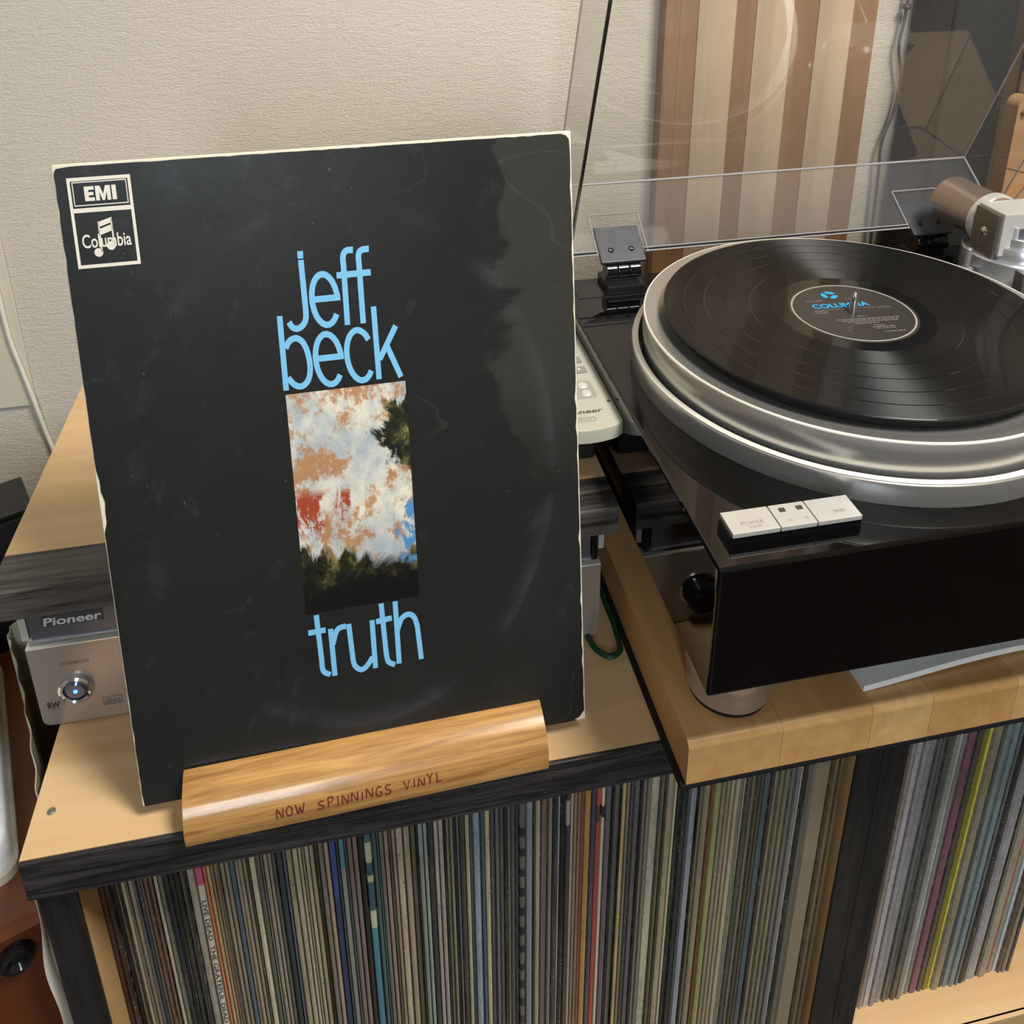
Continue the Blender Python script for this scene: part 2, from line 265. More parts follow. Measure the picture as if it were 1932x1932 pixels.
# ------------------------------------------------------------------ materials
def wallpaper():
    m = mat('wallpaper', 'd2c5b2', .62, spec=.35); g = NT(m)
    weave = g.noise(g.coord((260, 260, 560)), 1.0, 3, .7)
    big = g.noise(g.coord((60, 60, 200)), 1.0, 2)
    h = g.math('ADD', weave, g.math('MULTIPLY', big, .6))
    g.bump(h, .8, .0016)
    g.base(g.mix(g.math('MULTIPLY', weave, .22), 'd0c6b7', 'f0e8da'))
    return m
def wood(name, c1, c2, scale, rough=.4, axis='x', coat=0.0, contrast=(.35, .65), bump=.08, spec=.5, pores=.0):
    m = mat(name, c1, rough, coat=coat, spec=spec); g = NT(m)
    s = {'x': (scale * .06, scale, scale), 'y': (scale, scale * .06, scale), 'z': (scale, scale, scale * .06)}[axis]
    n = g.noise(g.coord(s), 1.0, 6, .6, 1.2); fine = g.noise(g.coord(tuple(v * 5 for v in s)), 1.0, 3, .6)
    f = g.math('ADD', g.math('MULTIPLY', n, .75), g.math('MULTIPLY', fine, .25))
    g.base(g.ramp(f, [(contrast[0], c1), (contrast[1], c2)])); g.bump(f, bump, .0008)
    return m
WALL = wallpaper()
MAPLE = wood('maple_veneer', 'cfa674', 'e2bf90', 22, .42, 'x', contrast=(.3, .7), bump=.03)
MAPLE_IN = wood('maple_veneer_inside', 'c9a06c', 'd8b27e', 22, .5, 'z', contrast=(.3, .7), bump=.03)
BLACKWOOD = wood('black_woodgrain_laminate', '161414', '4a4644', 110, .42, 'x', contrast=(.42, .66), bump=.3)
GREYWOOD = wood('dark_grey_woodgrain_laminate', '242220', '625c56', 110, .42, 'x', contrast=(.40, .66), bump=.3)
BLACKWOOD_Z = wood('black_woodgrain_upright', '191716', '35322e', 70, .5, 'z', contrast=(.36, .7), bump=.25)
OAK = wood('varnished_oak', '82562a', 'cc9c5c', 120, .25, 'x', coat=.25, contrast=(.30, .66), bump=.12)
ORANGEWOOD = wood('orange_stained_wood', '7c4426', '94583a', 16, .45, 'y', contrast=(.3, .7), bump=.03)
ORANGESHADE = wood('orange_stained_shaded', '592a0c', '62300e', 16, .4, 'z', contrast=(.3, .7), bump=.02)  # same wood as the top, shade of the upright faces put into the colour
SLATL = wood('pale_slat_wood', 'c4a886', 'd6c0a0', 30, .6, 'z', contrast=(.3, .7), bump=.05)
SLATB = wood('brown_slat_wood', '866446', 'a07c58', 30, .55, 'z', contrast=(.3, .7), bump=.05)
BROWNBOX = wood('brown_cabinet_wood', '9a7450', 'ac8760', 16, .5, 'x', contrast=(.3, .7), bump=.03)
FLOORW = wood('dark_floor_wood', '1c1410', '2a1e18', 9, .4, 'y')
PIANO = mat('piano_black_lacquer', (.0025, .002, .002), .03, spec=.5)
BLACKP = mat('black_plastic', (.012, .012, .013), .38)
BLACKG = mat('black_gloss_plastic', (.006, .006, .007), .12)
BLACKFELT = mat('black_rubber', (.010, .010, .010), .75, spec=.25)
SILVER = mat('brushed_silver_panel', 'b3a79d', .34, metal=.55)
SILVERD = mat('grey_metal_panel', '74747a', .3, metal=.6)
CHROME = mat('chrome', 'd8d8dc', .08, metal=1)
WHITEMETAL = mat('satin_white_metal', 'c9c7c2', .3, metal=.35)
ALU = mat('turned_aluminium', 'c2c0bc', .27, metal=.8, aniso=.6)
ALUB = mat('aluminium_rim_painted_bright', 'f2ede0', .2, metal=.25)  # pale cream base puts the highlight of the rims into the colour
VINYL = mat('black_vinyl_grooves', (.004, .004, .004), .5, spec=.35, aniso=1.0, coat=.30, arot=.25)
VINYL.node_tree.nodes['Principled BSDF'].inputs['Coat Roughness'].default_value = .03
VINYLG = mat('black_vinyl_smooth', (.005, .005, .005), .06, spec=.55)
PLINK = mat('grey_print', '6e6a66', .6)
WHITEINK = mat('cream_print', 'e6e0cf', .55)
BLUEINK = mat('sky_blue_print', '7cc0e8', .5)
CYANINK = mat('bright_blue_print', '1f9cd0', .5)
DARKINK = mat('dark_print', '2a2826', .6)
REDINK = mat('dark_red_marker', '6a1e14', .6)
CREAMCARD = mat('cream_card_edge', 'e4dcc4', .7)
WHITEPAPER = mat('white_paper', 'dcdcda', .7)
WHITEPL = mat('white_plastic', 'e6e8ea', .3)
BEIGEPL = mat('beige_plastic', 'cfc4b0', .45)
GREENC = mat('dark_green_cord', '123a22', .35)
GREYC = mat('grey_cord', '5a5550', .5)
PLASTER = mat('smooth_beige_panel', 'd6cdb8', .5)

# ------------------------------------------------------------------ room
YW = .50
struct('wall_back', box(-1.6, 2.4, YW, YW + .08, -.62, 1.95), WALL)
struct('floor', box(-1.6, 2.4, -2.6, YW + .08, -.70, -.62), FLOORW)
CEIL = mat('ceiling_paint', 'e8e4da', .8)
struct('ceiling', box(-1.6, 2.4, -2.6, YW + .08, 1.95, 2.03), CEIL)
PLAINW = mat('room_wall_paint', 'b9ad9c', .8)
struct('wall_right', box(2.4, 2.48, -2.6, YW + .08, -.70, 2.03), PLAINW)
struct('wall_left', box(-1.68, -1.6, -2.6, YW + .08, -.70, 2.03), PLAINW)
wl = BM()                                        # wall behind the camera, with a window opening
for a in ((-1.6, -.35, -.70, 2.03), (.15, 2.4, -.70, 2.03), (-.35, .15, -.70, .40), (-.35, .15, 1.60, 2.03)): add_box(wl, a[0], a[1], -2.68, -2.6, a[2], a[3])
struct('wall_front', wl, mat('room_front_paint', 'b4b2ae', .8))
wf = BM()
for a in ((-.35, -.32, .40, 1.60), (.12, .15, .40, 1.60), (-.35, .15, .40, .43), (-.35, .15, 1.57, 1.60)):
    add_box(wf, a[0], a[1], -2.66, -2.60, a[2], a[3])
struct('window_1', wf, WHITEPL)
lt = thing('ceiling_lamp', 'round white ceiling lamp above the turntable', 'lamp', (LAMP[0], LAMP[1], 1.95))
obj('housing', lathe([(0, 1.95), (.30, 1.95), (.30, 1.90), (.27, 1.885), (0, 1.885)], 40, Matrix.Translation((LAMP[0], LAMP[1], 0))), WHITEPL, lt)
obj('diffuser', lathe([(0, 1.862), (.20, 1.866), (.25, 1.884), (0, 1.884)], 40, Matrix.Translation((LAMP[0], LAMP[1], 0))), mat('lamp_diffuser', 'ffffff', .4, emit='fff2e0', es=3), lt)

# ------------------------------------------------------------------ record shelf
sh = thing('record_shelf', 'low record shelf with maple top and black wood-grain edges', 'shelf', (0, 0, -.62))
SW = 1.27
obj('top_board', box(0, SW, .0035, .384, -.035, 0), MAPLE, sh)
obj('edge_band', box(0, SW, 0, .0035, -.035, 0, .0012), BLACKWOOD, sh, label='black wood-grain front edge')
obj('bottom_board', box(.0265, SW - .03, .0035, .384, -.522, -.487), MAPLE, sh)
obj('edge_band', box(.0265, SW - .03, .006, .0095, -.522, -.487, .001), BLACKWOOD, sh)
for a, b in ((.0014, .0258), (.6182, .6415), (.6417, .665), (1.243, 1.267)):
    obj('side_panel', box(a, b, .0135, .384, -.62, -.0352), MAPLE_IN, sh)
    obj('edge_band', box(a, b, .0100, .0134, -.62, -.0352, .0008), BLACKWOOD_Z, sh)
obj('back_panel', box(.027, SW - .03, .3755, .383, -.486, -.036), MAPLE_IN, sh)
obj('kick_board', box(.0265, SW - .03, .03, .045, -.62, -.5225), BLACKWOOD, sh)
sc_bm = lathe([(0, .0006), (.0022, .0008), (.0028, .0002), (.0028, -.002), (0, -.002)], 16, Matrix.Translation((.0119, .0349, .0004)))
obj('screw', sc_bm, mat('dull_screw', '8a8680', .4, metal=.6), sh)

# ------------------------------------------------------------------ records on the shelf
def spine_mat():
    m = mat('record_spine', '888888', .42, spec=.4); g = NT(m)
    oi = g.n('ShaderNodeObjectInfo'); c = g.n('ShaderNodeTexCoord'); mp = g.n('ShaderNodeVectorMath', operation='MULTIPLY_ADD')
    g.l(c.outputs['Object'], mp.inputs[0]); mp.inputs[1].default_value = (.9, 10, 34)
    rv = g.n('ShaderNodeCombineXYZ'); k = g.math('MULTIPLY', oi.outputs['Random'], 200)
    g.l(k, rv.inputs[0]); g.l(k, rv.inputs[2]); g.l(rv.outputs[0], mp.inputs[2])
    v = mp.outputs[0]
    slow = g.noise(v, .35, 2); mid = g.noise(v, 3.0, 4, .7)
    x = g.n('ShaderNodeVectorMath', operation='MULTIPLY'); g.l(v, x.inputs[0]); x.inputs[1].default_value = (2.5, 1, 12)
    specks = g.noise(x.outputs[0], 1.0, 2, .6)
    col = g.mix(g.ramp(slow, [(.38, 0.0), (.66, .5)]), oi.outputs['Color'], g.mix(.5, oi.outputs['Color'], '6f665c'))
    col = g.mix(g.ramp(mid, [(.35, .35), (.6, 0.0)]), col, g.mix(1.0, col, '8c8880', 'MULTIPLY'))
    # lettering-like specks in the upper stretch of the spine
    band = g.ramp(slow, [(.47, 0.0), (.52, 1.0)])
    sp = g.math('MULTIPLY', g.ramp(specks, [(.60, 0.0), (.66, 1.0)]), band)
    lum = g.n('ShaderNodeRGBToBW'); g.l(oi.outputs['Color'], lum.inputs[0])
    ink = g.mix(g.math('GREATER_THAN', lum.outputs[0], .12), 'b8b2a4', '3a3632')
    col = g.mix(g.math('MULTIPLY', sp, .75), col, ink)
    xs = g.xyz(c.outputs['Object'])[0]                      # worn edges of the card
    edge = g.math('GREATER_THAN', g.math('ABSOLUTE', xs), .40)
    wear = g.math('MULTIPLY', edge, g.ramp(mid, [(.48, 0.0), (.6, .55)]))
    col = g.mix(wear, col, 'aaa390')
    g.base(col)
    return m
SPINE = spine_mat()
def band_mat(name, stops, rough=.42, noise=.25):
    """flat printed colour bands down the spine: stops = [(z in metres, colour)], from low to high"""
    m = mat(name, stops[0][1], rough, spec=.4); g = NT(m)
    c = g.coord(); z = g.math('ADD', g.xyz(c)[2], g.math('MULTIPLY', g.math('SUBTRACT', g.noise(g.coord((500, 500, 120)), 1, 2), .5), .006))
    f = g.math('DIVIDE', g.math('ADD', z, .49), .49)
    col = g.ramp(f, [(max(0, min(1, (zz + .49) / .49)), lin(cc, GAIN)) for zz, cc in stops], 'CONSTANT')
    n = g.noise(g.coord((300, 300, 90)), 1, 4, .7)
    g.base(g.mix(g.math('MULTIPLY', n, noise), col, '6b645a'))
    return m
GAIN = 1.6
def check_bands(n, a, b):
    z = -.487; o = []
    for i in range(n): o.append((z, a if i % 2 == 0 else b)); z += .0135 if i % 2 == 0 else .011
    return o[:31]
SPECIAL = {
 'LIVE': ('record with a pink top and a white lettered spine', [(-.487, 'b4ab98'), (-.112, 'b24a66'), (-.085, 'c2613c'), (-.065, 'b85a58')]),
 'HEAVY': ('dark teal record spine with worn white lettering', [(-.487, '242a2c'), (-.20, '2a3438')]),
 'BLUE': ('deep blue record spine', [(-.487, '2a3450'), (-.16, '34427a'), (-.08, '3d4684')]),
 'TEAL': ('teal and grey banded record spine', [(-.487, '7a7c74'), (-.125, '4a7480'), (-.092, '8a8a70'), (-.06, '74786e')]),
 'BLACKT': ('thin black record spine with white lettering', [(-.487, '17130f'), (-.12, '191512')]),
 'PALE': ('record spine with pale yellow and dark teal artwork', [(-.487, '3f6c7c'), (-.23, '44707c'), (-.205, 'a8a88a'), (-.185, '2c4a54'), (-.15, '9a9c78'), (-.143, '2f4a50'), (-.128, 'a0a486'), (-.105, '385458'), (-.088, '8fa0a0'), (-.078, 'b0b090')]),
 'GREEN': ('pale green record spine', [(-.487, '6f7a6c'), (-.13, '768680'), (-.07, '75807e')]),
 'CHECK': ('black and grey chequered record spine', check_bands(40, '55524a', '17171b')),
 'GREYT': ('grey-blue record spine with faint lettering', [(-.487, '70757c'), (-.1, '7a8086')]),
 'WORN': ('dark record spine with white block lettering', [(-.487, '34323a'), (-.13, '8d8b88'), (-.10, '2c2c34'), (-.085, '6a6a70'), (-.062, '2e2e34')]),
 'RED': ('red record spine with black and white stripes', [(-.487, '98403c'), (-.135, '4a3432'), (-.115, 'a8403c'), (-.093, 'c2b8a2'), (-.087, '2c2422'), (-.081, 'c2b8a2'), (-.076, '2c2422'), (-.071, 'c2b8a2'), (-.066, 'a23a3c')]),
 'CREAMT': ('cream record spine with fine dark lettering', [(-.487, 'bcae8c'), (-.13, '2a2420'), (-.115, 'c2b694')]),
 'DASH': ('thin cream dashed record spine', [(-.487, 'bab294'), (-.068, 'c85a78'), (-.052, '7c7a70')]),
 'PLASTIC': ('wide record in a cloudy brown plastic sleeve', [(-.487, '786a5a'), (-.2, '7e7060'), (-.09, '75685a')]),
}
def record_mesh():
    prof = [(-.5, .004), (-.36, .0006), (.0, 0), (.36, .0006), (.5, .004), (.5, .315), (-.5, .315)]
    bm = prism_z(prof, -.487, -.052); me = bpy.data.meshes.new('record_sleeve'); bm.to_mesh(me); bm.free()
    me.materials.append(SPINE); return me
REC_ME = record_mesh()
def hue_word(h):
    r, g, b = (int(h[i:i + 2], 16) for i in (0, 2, 4)); L = (r + g + b) / 3; d = max(r, g, b) - min(r, g, b)
    if d < 13: return 'black' if L < 45 else 'charcoal' if L < 75 else 'mid grey' if L < 125 else 'light grey'
    if b >= r: return 'dark blue-grey' if L < 75 else 'blue-grey'
    if g >= r and d > 8: return 'dark olive' if L < 80 else 'olive'
    if r - g > 30 and r - b > 30: return 'dark brown' if L < 60 else 'reddish brown' if L < 105 else 'tan'
    return 'dark brown' if L < 60 else 'brown-grey' if L < 100 else 'beige' if L < 140 else 'cream'
def ordinal(n): return '%d%s' % (n, 'th' if 10 <= n % 100 <= 20 else {1: 'st', 2: 'nd', 3: 'rd'}.get(n % 10, 'th'))
def yfront(x): return .04 - .024 * max(0, min(1, (x - .42) / .19)) if x < .64 else .04
def place_records(L, where, group):
    for i, (x0, x1, c) in enumerate(L):
        me = REC_ME
        if c in SPECIAL:
            me = REC_ME.copy(); me.materials.clear(); me.materials.append(band_mat('spine_' + c.lower(), SPECIAL[c][1]))
        o = bpy.data.objects.new('record_sleeve', me); COL.objects.link(o)
        w = (x1 - x0) * .94
        o.location = ((x0 + x1) / 2, yfront((x0 + x1) / 2) + random.uniform(-.0012, .0022), 0); o.scale = (w, 1, 1)
        words = SPECIAL[c][0] if c in SPECIAL else hue_word(c) + ' record spine'
        tag(o, '%s, %s from the %s' % (words, ordinal(i + 1), where), 'record', group)
        if c not in SPECIAL: o.color = lin(c, GAIN)
        if c == 'LIVE':
            MW[o] = Matrix.Translation(o.location)
            t = text_bm('LIVE DEAD  THE GRATEFUL DEAD', 0, .150, 0, .0034)
            t = xf(t, frame(((x0 + x1) / 2 - .0014, o.location.y - .0003, -.128), (0, 0, -1), (1, 0, 0)))
            l = obj('lettering', t, DARKINK, o, smooth=False); l.scale = (1 / w, 1, 1)
place_records([s for s in SPINES_L if s[1] < .6165], 'left shelf panel', 'records in the left compartment')
place_records(SPINES_R, 'black divider, right side', 'records in the right compartment')

# ------------------------------------------------------------------ album sleeve on its stand
LY, LT = .0178, .1582
lu = Vector((math.cos(LY), math.sin(LY), 0)); ln = Vector((-math.sin(LY), math.cos(LY), 0))
lv = Vector((0, 0, 1)) * math.cos(LT) + ln * math.sin(LT)
LO = Vector((.0766, .016, .012)); LF = frame(LO, lu, lv)                  # x right, y up the sleeve, z towards the viewer
LPW, LPH = .313, .4421
sl = thing('album_sleeve', 'large black album sleeve with sky-blue lettering leaning on the wooden stand', 'record', LO)
def lp_mat():
    m = mat('black_sleeve_print', '1c1e1e', .36, spec=.24); g = NT(m)
    inv = LF.inverted()
    c = g.coord(); sx, sy, sz = g.xyz(c)                                  # object origin = lower left corner, world axes
    uu = g.math('ADD', sx, 0); vv = sz
    # ring wear of the disc inside
    du = g.math('DIVIDE', g.math('SUBTRACT', uu, .157), .150); dv = g.math('DIVIDE', g.math('SUBTRACT', vv, .218), .205)
    r = g.math('SQRT', g.math('ADD', g.math('MULTIPLY', du, du), g.math('MULTIPLY', dv, dv)))
    ring = g.ramp(r, [(.84, 0.0), (.91, .9), (.93, .2), (.99, 0.0)])
    n1 = g.noise(g.coord((12, 12, 12)), 1, 5, .65, .6); n2 = g.noise(g.coord((45, 45, 30)), 1, 5, .7, .4)
    fine = g.noise(g.coord((700, 700, 250)), 1, 2)
    wear = g.math('MULTIPLY', ring, g.ramp(n1, [(.48, 0.0), (.62, .8)]))
    # water stain towards the upper right
    st = g.math('ADD', uu, g.math('MULTIPLY', g.math('SUBTRACT', n1, .5), .12))
    stain = g.math('MULTIPLY', g.ramp(st, [(.268, 0.0), (.275, 1.0)]), g.ramp(vv, [(.19, 0.0), (.27, 1.0)]))
    scuff = g.ramp(n2, [(.60, 0.0), (.74, .55)])
    base = g.mix(g.noise(g.coord((5, 5, 5)), 1, 3), '1f211f', '2a2927')
    col = g.mix(g.math('MULTIPLY', stain, .75), base, '3c3b35')
    col = g.mix(g.math('MULTIPLY', g.math('ADD', wear, scuff), .42), col, '56555a')
    # creases
    cr = g.math('ABSOLUTE', g.math('SUBTRACT', g.noise(g.coord((4, 4, 5), (.3, .2, .7)), 1, 4, .55, .3), .5))
    col = g.mix(g.math('MULTIPLY', g.ramp(cr, [(.0, .4), (.0025, 0.0)]), g.ramp(uu, [(.18, 0.0), (.24, .6)])), col, '605e58')
    dots = g.noise(g.coord((330, 330, 330)), 1, 1)
    col = g.mix(g.ramp(dots, [(.79, 0.0), (.82, .6)]), col, '77766e')
    g.base(g.mix(g.math('MULTIPLY', fine, .25), col, '121414'))
    g.l(g.ramp(n1, [(.35, .30), (.65, .42)]), g.b.inputs['Roughness'])
    g.bump(n1, .12, .004)
    return m
obj('card', xf(box(0, LPW, 0, LPH, -.0034, -.0004, .0006), LF), CREAMCARD, sl, label='cream card edge')
random.seed(3)                                                            # worn outline of the printed front sheet
def worn(n, amp): return [max(0, random.gauss(0, amp)) for _ in range(n)]
pts = []
N_ = 60
wl_, wr_, wb_, wt_ = worn(N_, .00022), worn(N_, .00045), worn(N_, .0003), worn(N_, .00018)
for k in range(28, 33): wl_[k] = random.uniform(.0012, .0032)
for i in range(N_): pts.append((.0015 + (LPW - .003) * i / N_, .0004 + wb_[i]))
pts += [(LPW - .009, .0012), (LPW - .0045, .0030), (LPW - .0022, .0062)]
for i in range(N_): pts.append((LPW - .0009 - wr_[i], .008 + (LPH - .016) * i / N_))
pts += [(LPW - .0014, LPH - .0052), (LPW - .0034, LPH - .0026), (LPW - .0066, LPH - .0014)]
for i in range(N_): pts.append((LPW - .0075 - (LPW - .011) * i / N_, LPH - .0013 - wt_[i]))
pts += [(.0022, LPH - .0022), (.0012, LPH - .0038)]
for i in range(N_): pts.append((.0007 + wl_[N_ - 1 - i], LPH - .006 - (LPH - .010) * i / N_))
obj('front_cover', xf(prism_z(pts, -.0004, .0), LF), lp_mat(), sl, smooth=False)
for part_, lab_ in ((LETTERS[:15], 'sky-blue artist name'), (LETTERS[15:], 'sky-blue album title')):
    obj('lettering', xf(xf(ribbons([[(x / 1000, y / 1000) for x, y in s] for s in part_], .00345, 1.22), Matrix.Translation((0, 0, .0002))), LF), BLUEINK, sl, smooth=False, label=lab_)
def paint_mat():
    m = mat('abstract_painted_print', 'd8d0c0', .35); g = NT(m)
    c = g.coord(); sx, sy, sz = g.xyz(c)
    u = g.math('DIVIDE', g.math('SUBTRACT', sx, .119), .0765); v = g.math('DIVIDE', g.math('SUBTRACT', sz, .1232), .157)
    n1 = g.noise(g.coord((42, 42, 30)), 1, 6, .7, .7); n2 = g.noise(g.coord((60, 60, 42), (2, 1, 5)), 1, 8, .74, .25); n3 = g.noise(g.coord((26, 26, 14), (7, 3, 1)), 1, 5, .65, .9)
    paper = g.mix(g.ramp(n3, [(.4, 0.0), (.6, 1.0)]), 'a9b4b8', 'e6dfcc')
    col = g.mix(g.ramp(n2, [(.49, 0.0), (.57, .9)]), paper, g.mix(n1, 'c4935a', 'a05a24'))
    red = g.math('MULTIPLY', g.ramp(n1, [(.50, 0.0), (.54, 1.0)]), g.math('MULTIPLY', g.ramp(v, [(.33, 0.0), (.40, 1.0), (.54, 1.0), (.58, 0.0)]), g.ramp(g.math('ADD', u, g.math('MULTIPLY', g.math('SUBTRACT', n2, .5), 1.6)), [(.30, 1.0), (.40, 0.0)])))
    col = g.mix(red, col, 'a4452a')
    # dark olive mass rising from the lower edge and the right-hand side
    d = g.math('ADD', g.math('MULTIPLY', v, -2.1), g.math('ADD', .62, g.math('MULTIPLY', g.math('SUBTRACT', n3, .5), 1.6)))
    d2 = g.math('ADD', g.math('ADD', g.math('MULTIPLY', u, 1.5), g.math('MULTIPLY', g.math('ABSOLUTE', g.math('SUBTRACT', v, .80)), -3.2)), g.math('ADD', -.95, g.math('MULTIPLY', g.math('SUBTRACT', n1, .5), 1.5)))
    dark = g.ramp(g.math('MAXIMUM', d, d2), [(.0, 0.0), (.10, 1.0)])
    olive = g.ramp(n2, [(.40, '0c0a06'), (.52, '2c2c16'), (.60, '6c6a3a'), (.68, 'a8a578')])
    col = g.mix(dark, col, olive)
    blk = g.ramp(g.math('ADD', v, g.math('MULTIPLY', g.math('SUBTRACT', n3, .5), .35)), [(.10, 1.0), (.20, 0.0)])
    col = g.mix(blk, col, '0d0b08')
    blue = g.math('MULTIPLY', g.ramp(g.math('ADD', u, g.math('MULTIPLY', g.math('SUBTRACT', n2, .5), .9)), [(.90, 0.0), (.94, 1.0)]), g.math('MULTIPLY', g.ramp(v, [(.16, 0.0), (.2, 1.0), (.44, 1.0), (.50, 0.0)]), g.ramp(n1, [(.49, 0.0), (.53, 1.0)])))
    g.base(g.mix(blue, col, '4f8fc0'))
    return m
obj('picture_print', xf(prism_z([(.1191, .1254), (.1959, .1254), (.1959, .2842), (.1191, .2842)], 0, .00025), LF), paint_mat(), sl, smooth=False, label='mottled cream, orange and dark olive abstract print')
lg = BM()                                                                 # label logo box, top left
def rect(bm, x0, x1, y0, y1, z=.0003):
    bm.faces.new([bm.verts.new(p) for p in ((x0, y0, z), (x1, y0, z), (x1, y1, z), (x0, y1, z))])
def outline(bm, x0, x1, y0, y1, t, z=.0003, ta=1.25):
    rect(bm, x0, x1, y0, y0 + t * ta, z); rect(bm, x0, x1, y1 - t * ta, y1, z); rect(bm, x0, x0 + t, y0 + t * ta, y1 - t * ta, z); rect(bm, x1 - t, x1, y0 + t * ta, y1 - t * ta, z)
mm = .001
outline(lg, 7.1 * mm, 42.3 * mm, 379 * mm, 434 * mm, 1.7 * mm)
rect(lg, 8.8 * mm, 40.6 * mm, 412.9 * mm, 415.6 * mm)
outline(lg, 9.7 * mm, 39.8 * mm, 416.9 * mm, 431.4 * mm, .5 * mm)
def glyph(bm, P, x0, w, y0=419.6 * mm, h=8.8 * mm): bm.faces.new([bm.verts.new((x0 + a * w, y0 + b * h, .0003)) for a, b in P])
glyph(lg, [(0, 0), (1, 0), (1, .24), (.42, .24), (.42, .39), (.92, .39), (.92, .61), (.42, .61), (.42, .76), (1, .76), (1, 1), (0, 1)], 16.0 * mm, 5.4 * mm)
glyph(lg, [(0, 0), (.25, 0), (.25, .62), (.42, 0), (.58, 0), (.75, .62), (.75, 0), (1, 0), (1, 1), (.68, 1), (.5, .42), (.32, 1), (0, 1)], 22.1 * mm, 8.3 * mm)
glyph(lg, [(0, 0), (1, 0), (1, 1), (0, 1)], 31.2 * mm, 2.4 * mm)
lg = merge(lg, text_bm('Columbia', 11.2 * mm, 38.6 * mm, 391.2 * mm, 399.6 * mm, .012, .0003))
q = BM()
def poly(bm, P, z=.00035): bm.faces.new([bm.verts.new((x * mm, y * mm, z)) for x, y in P])
poly(q, [(21.0, 406.6), (29.2, 409.2), (29.2, 406.2), (21.0, 403.4)]); poly(q, [(21.0, 402.2), (29.2, 405.0), (29.2, 401.2), (21.0, 398.4)])
poly(q, [(21.0, 407), (21.9, 407), (21.9, 388.0), (21.0, 388.0)]); poly(q, [(28.3, 408), (29.2, 409), (29.2, 392), (28.3, 392)])
for cx, cy in ((19.6, 388.2), (27.0, 391.8)): poly(q, [(cx + 2.5 * math.cos(a * PI / 10) , cy + 2.7 * math.sin(a * PI / 10)) for a in range(20)])
lg = merge(lg, q)
obj('logo', xf(lg, LF), WHITEINK, sl, smooth=False, label='cream framed record company logo')

# ------------------------------------------------------------------ wooden stand that holds it
SY = .0262
st = thing('record_stand', 'varnished oak record stand with handwritten red lettering on its front', 'stand', (.1063, -.009, 0), SY)
SP = [(0, 0), (-.0006, .006), (.0001, .013), (.0028, .0205), (.0078, .0275), (.0150, .0325), (.0225, .0352), (.0284, .0360)]
SPs = [(p.x, p.y) for p in smooth_pts([(a, b, 0) for a, b in SP], 5)]
prof = SPs + [(.0241, .0112), (.0350, .0112), (.0350, 0)]
def local_prism(poly_, x0, x1): return add_prism(BM(), poly_, lambda a, b: (x0, a, b), lambda a, b: (x1, a, b))
blk = local_prism(prof, 0, .2495)
ed = [e for e in blk.edges if len(e.link_faces) == 2 and abs(e.link_faces[0].normal.angle(e.link_faces[1].normal, 0)) > 1.2]
blk.normal_update()
bmesh.ops.bevel(blk, geom=[e for e in blk.edges if e.calc_face_angle(0) > 1.2], offset=.0011, segments=2, profile=.5, affect='EDGES', clamp_overlap=True)
obj('front_rail', blk, OAK, st, local=True, ang=30)
rear = local_prism([(.0362, 0), (.095, 0), (.095, .010), (.0590, .010), (.0570, .100), (.0460, .100), (.0362, .0112)], .02, .23)
obj('back_rest', rear, OAK, st, local=True, ang=30)
# handwriting: strokes laid on the rounded face
FONT = {'N': [[(0, 0), (.05, 1), (.55, .05), (.62, 1)]], 'O': [[(.3, 1), (.05, .75), (.05, .25), (.3, 0), (.55, .25), (.55, .75), (.3, 1)]],
 'W': [[(0, 1), (.2, 0), (.4, .7), (.6, 0), (.85, 1.05)]], 'S': [[(.6, .92), (.3, 1), (.08, .8), (.2, .55), (.5, .42), (.55, .15), (.3, 0), (0, .1)]],
 'P': [[(.08, 0), (.1, 1)], [(.08, .95), (.5, .95), (.58, .72), (.4, .5), (.1, .45)]], 'I': [[(.12, 0), (.14, 1)]],
 'G': [[(.58, .9), (.3, 1), (.05, .6), (.1, .15), (.38, 0), (.58, .15), (.58, .42), (.36, .42)]], 'V': [[(0, 1), (.28, 0), (.58, 1)]],
 'Y': [[(0, 1), (.28, .5), (.55, 1)], [(.28, .5), (.26, 0)]], 'L': [[(.05, 1), (.06, 0), (.5, .02)]]}
S_arc = [0]
for (a, b), (c, d) in zip(SPs, SPs[1:]): S_arc.append(S_arc[-1] + math.hypot(c - a, d - b))
def on_rail(x, s):
    for i in range(len(SPs) - 1):
        if s <= S_arc[i + 1]:
            t = (s - S_arc[i]) / (S_arc[i + 1] - S_arc[i]); (a, b), (c, d) = SPs[i], SPs[i + 1]
            nx, nz = -(d - b), (c - a); L = math.hypot(nx, nz)
            return Vector((x, a + (c - a) * t + nx / L * .0004, b + (d - b) * t + nz / L * .0004))
hw = []
xx = .0600; rnd = random.Random(5)
for ch in 'NOW SPINNINGS VINYL':
    if ch == ' ': xx += .0068; continue
    hgt = .0068 * rnd.uniform(.88, 1.1); base_s = .0092 + rnd.uniform(-.0006, .0006) + .0022 * (xx - .06) / .12
    wd = .0068
    for s_ in FONT[ch]:
        P_ = [(a.x, a.y) for a in smooth_pts([(p, q_, 0) for p, q_ in s_], 3)] if len(s_) > 3 else s_
        hw.append([(xx + p * wd, base_s + q_ * hgt) for p, q_ in P_])
    xx += {'I': .0038, 'W': .0078}.get(ch, .0063)
hb = ribbons(hw, .00085)
for v in hb.verts: v.co = on_rail(v.co.x, v.co.y)
obj('handwriting', hb, REDINK, st, smooth=False, local=True, label='dark red handwritten words on the rail')

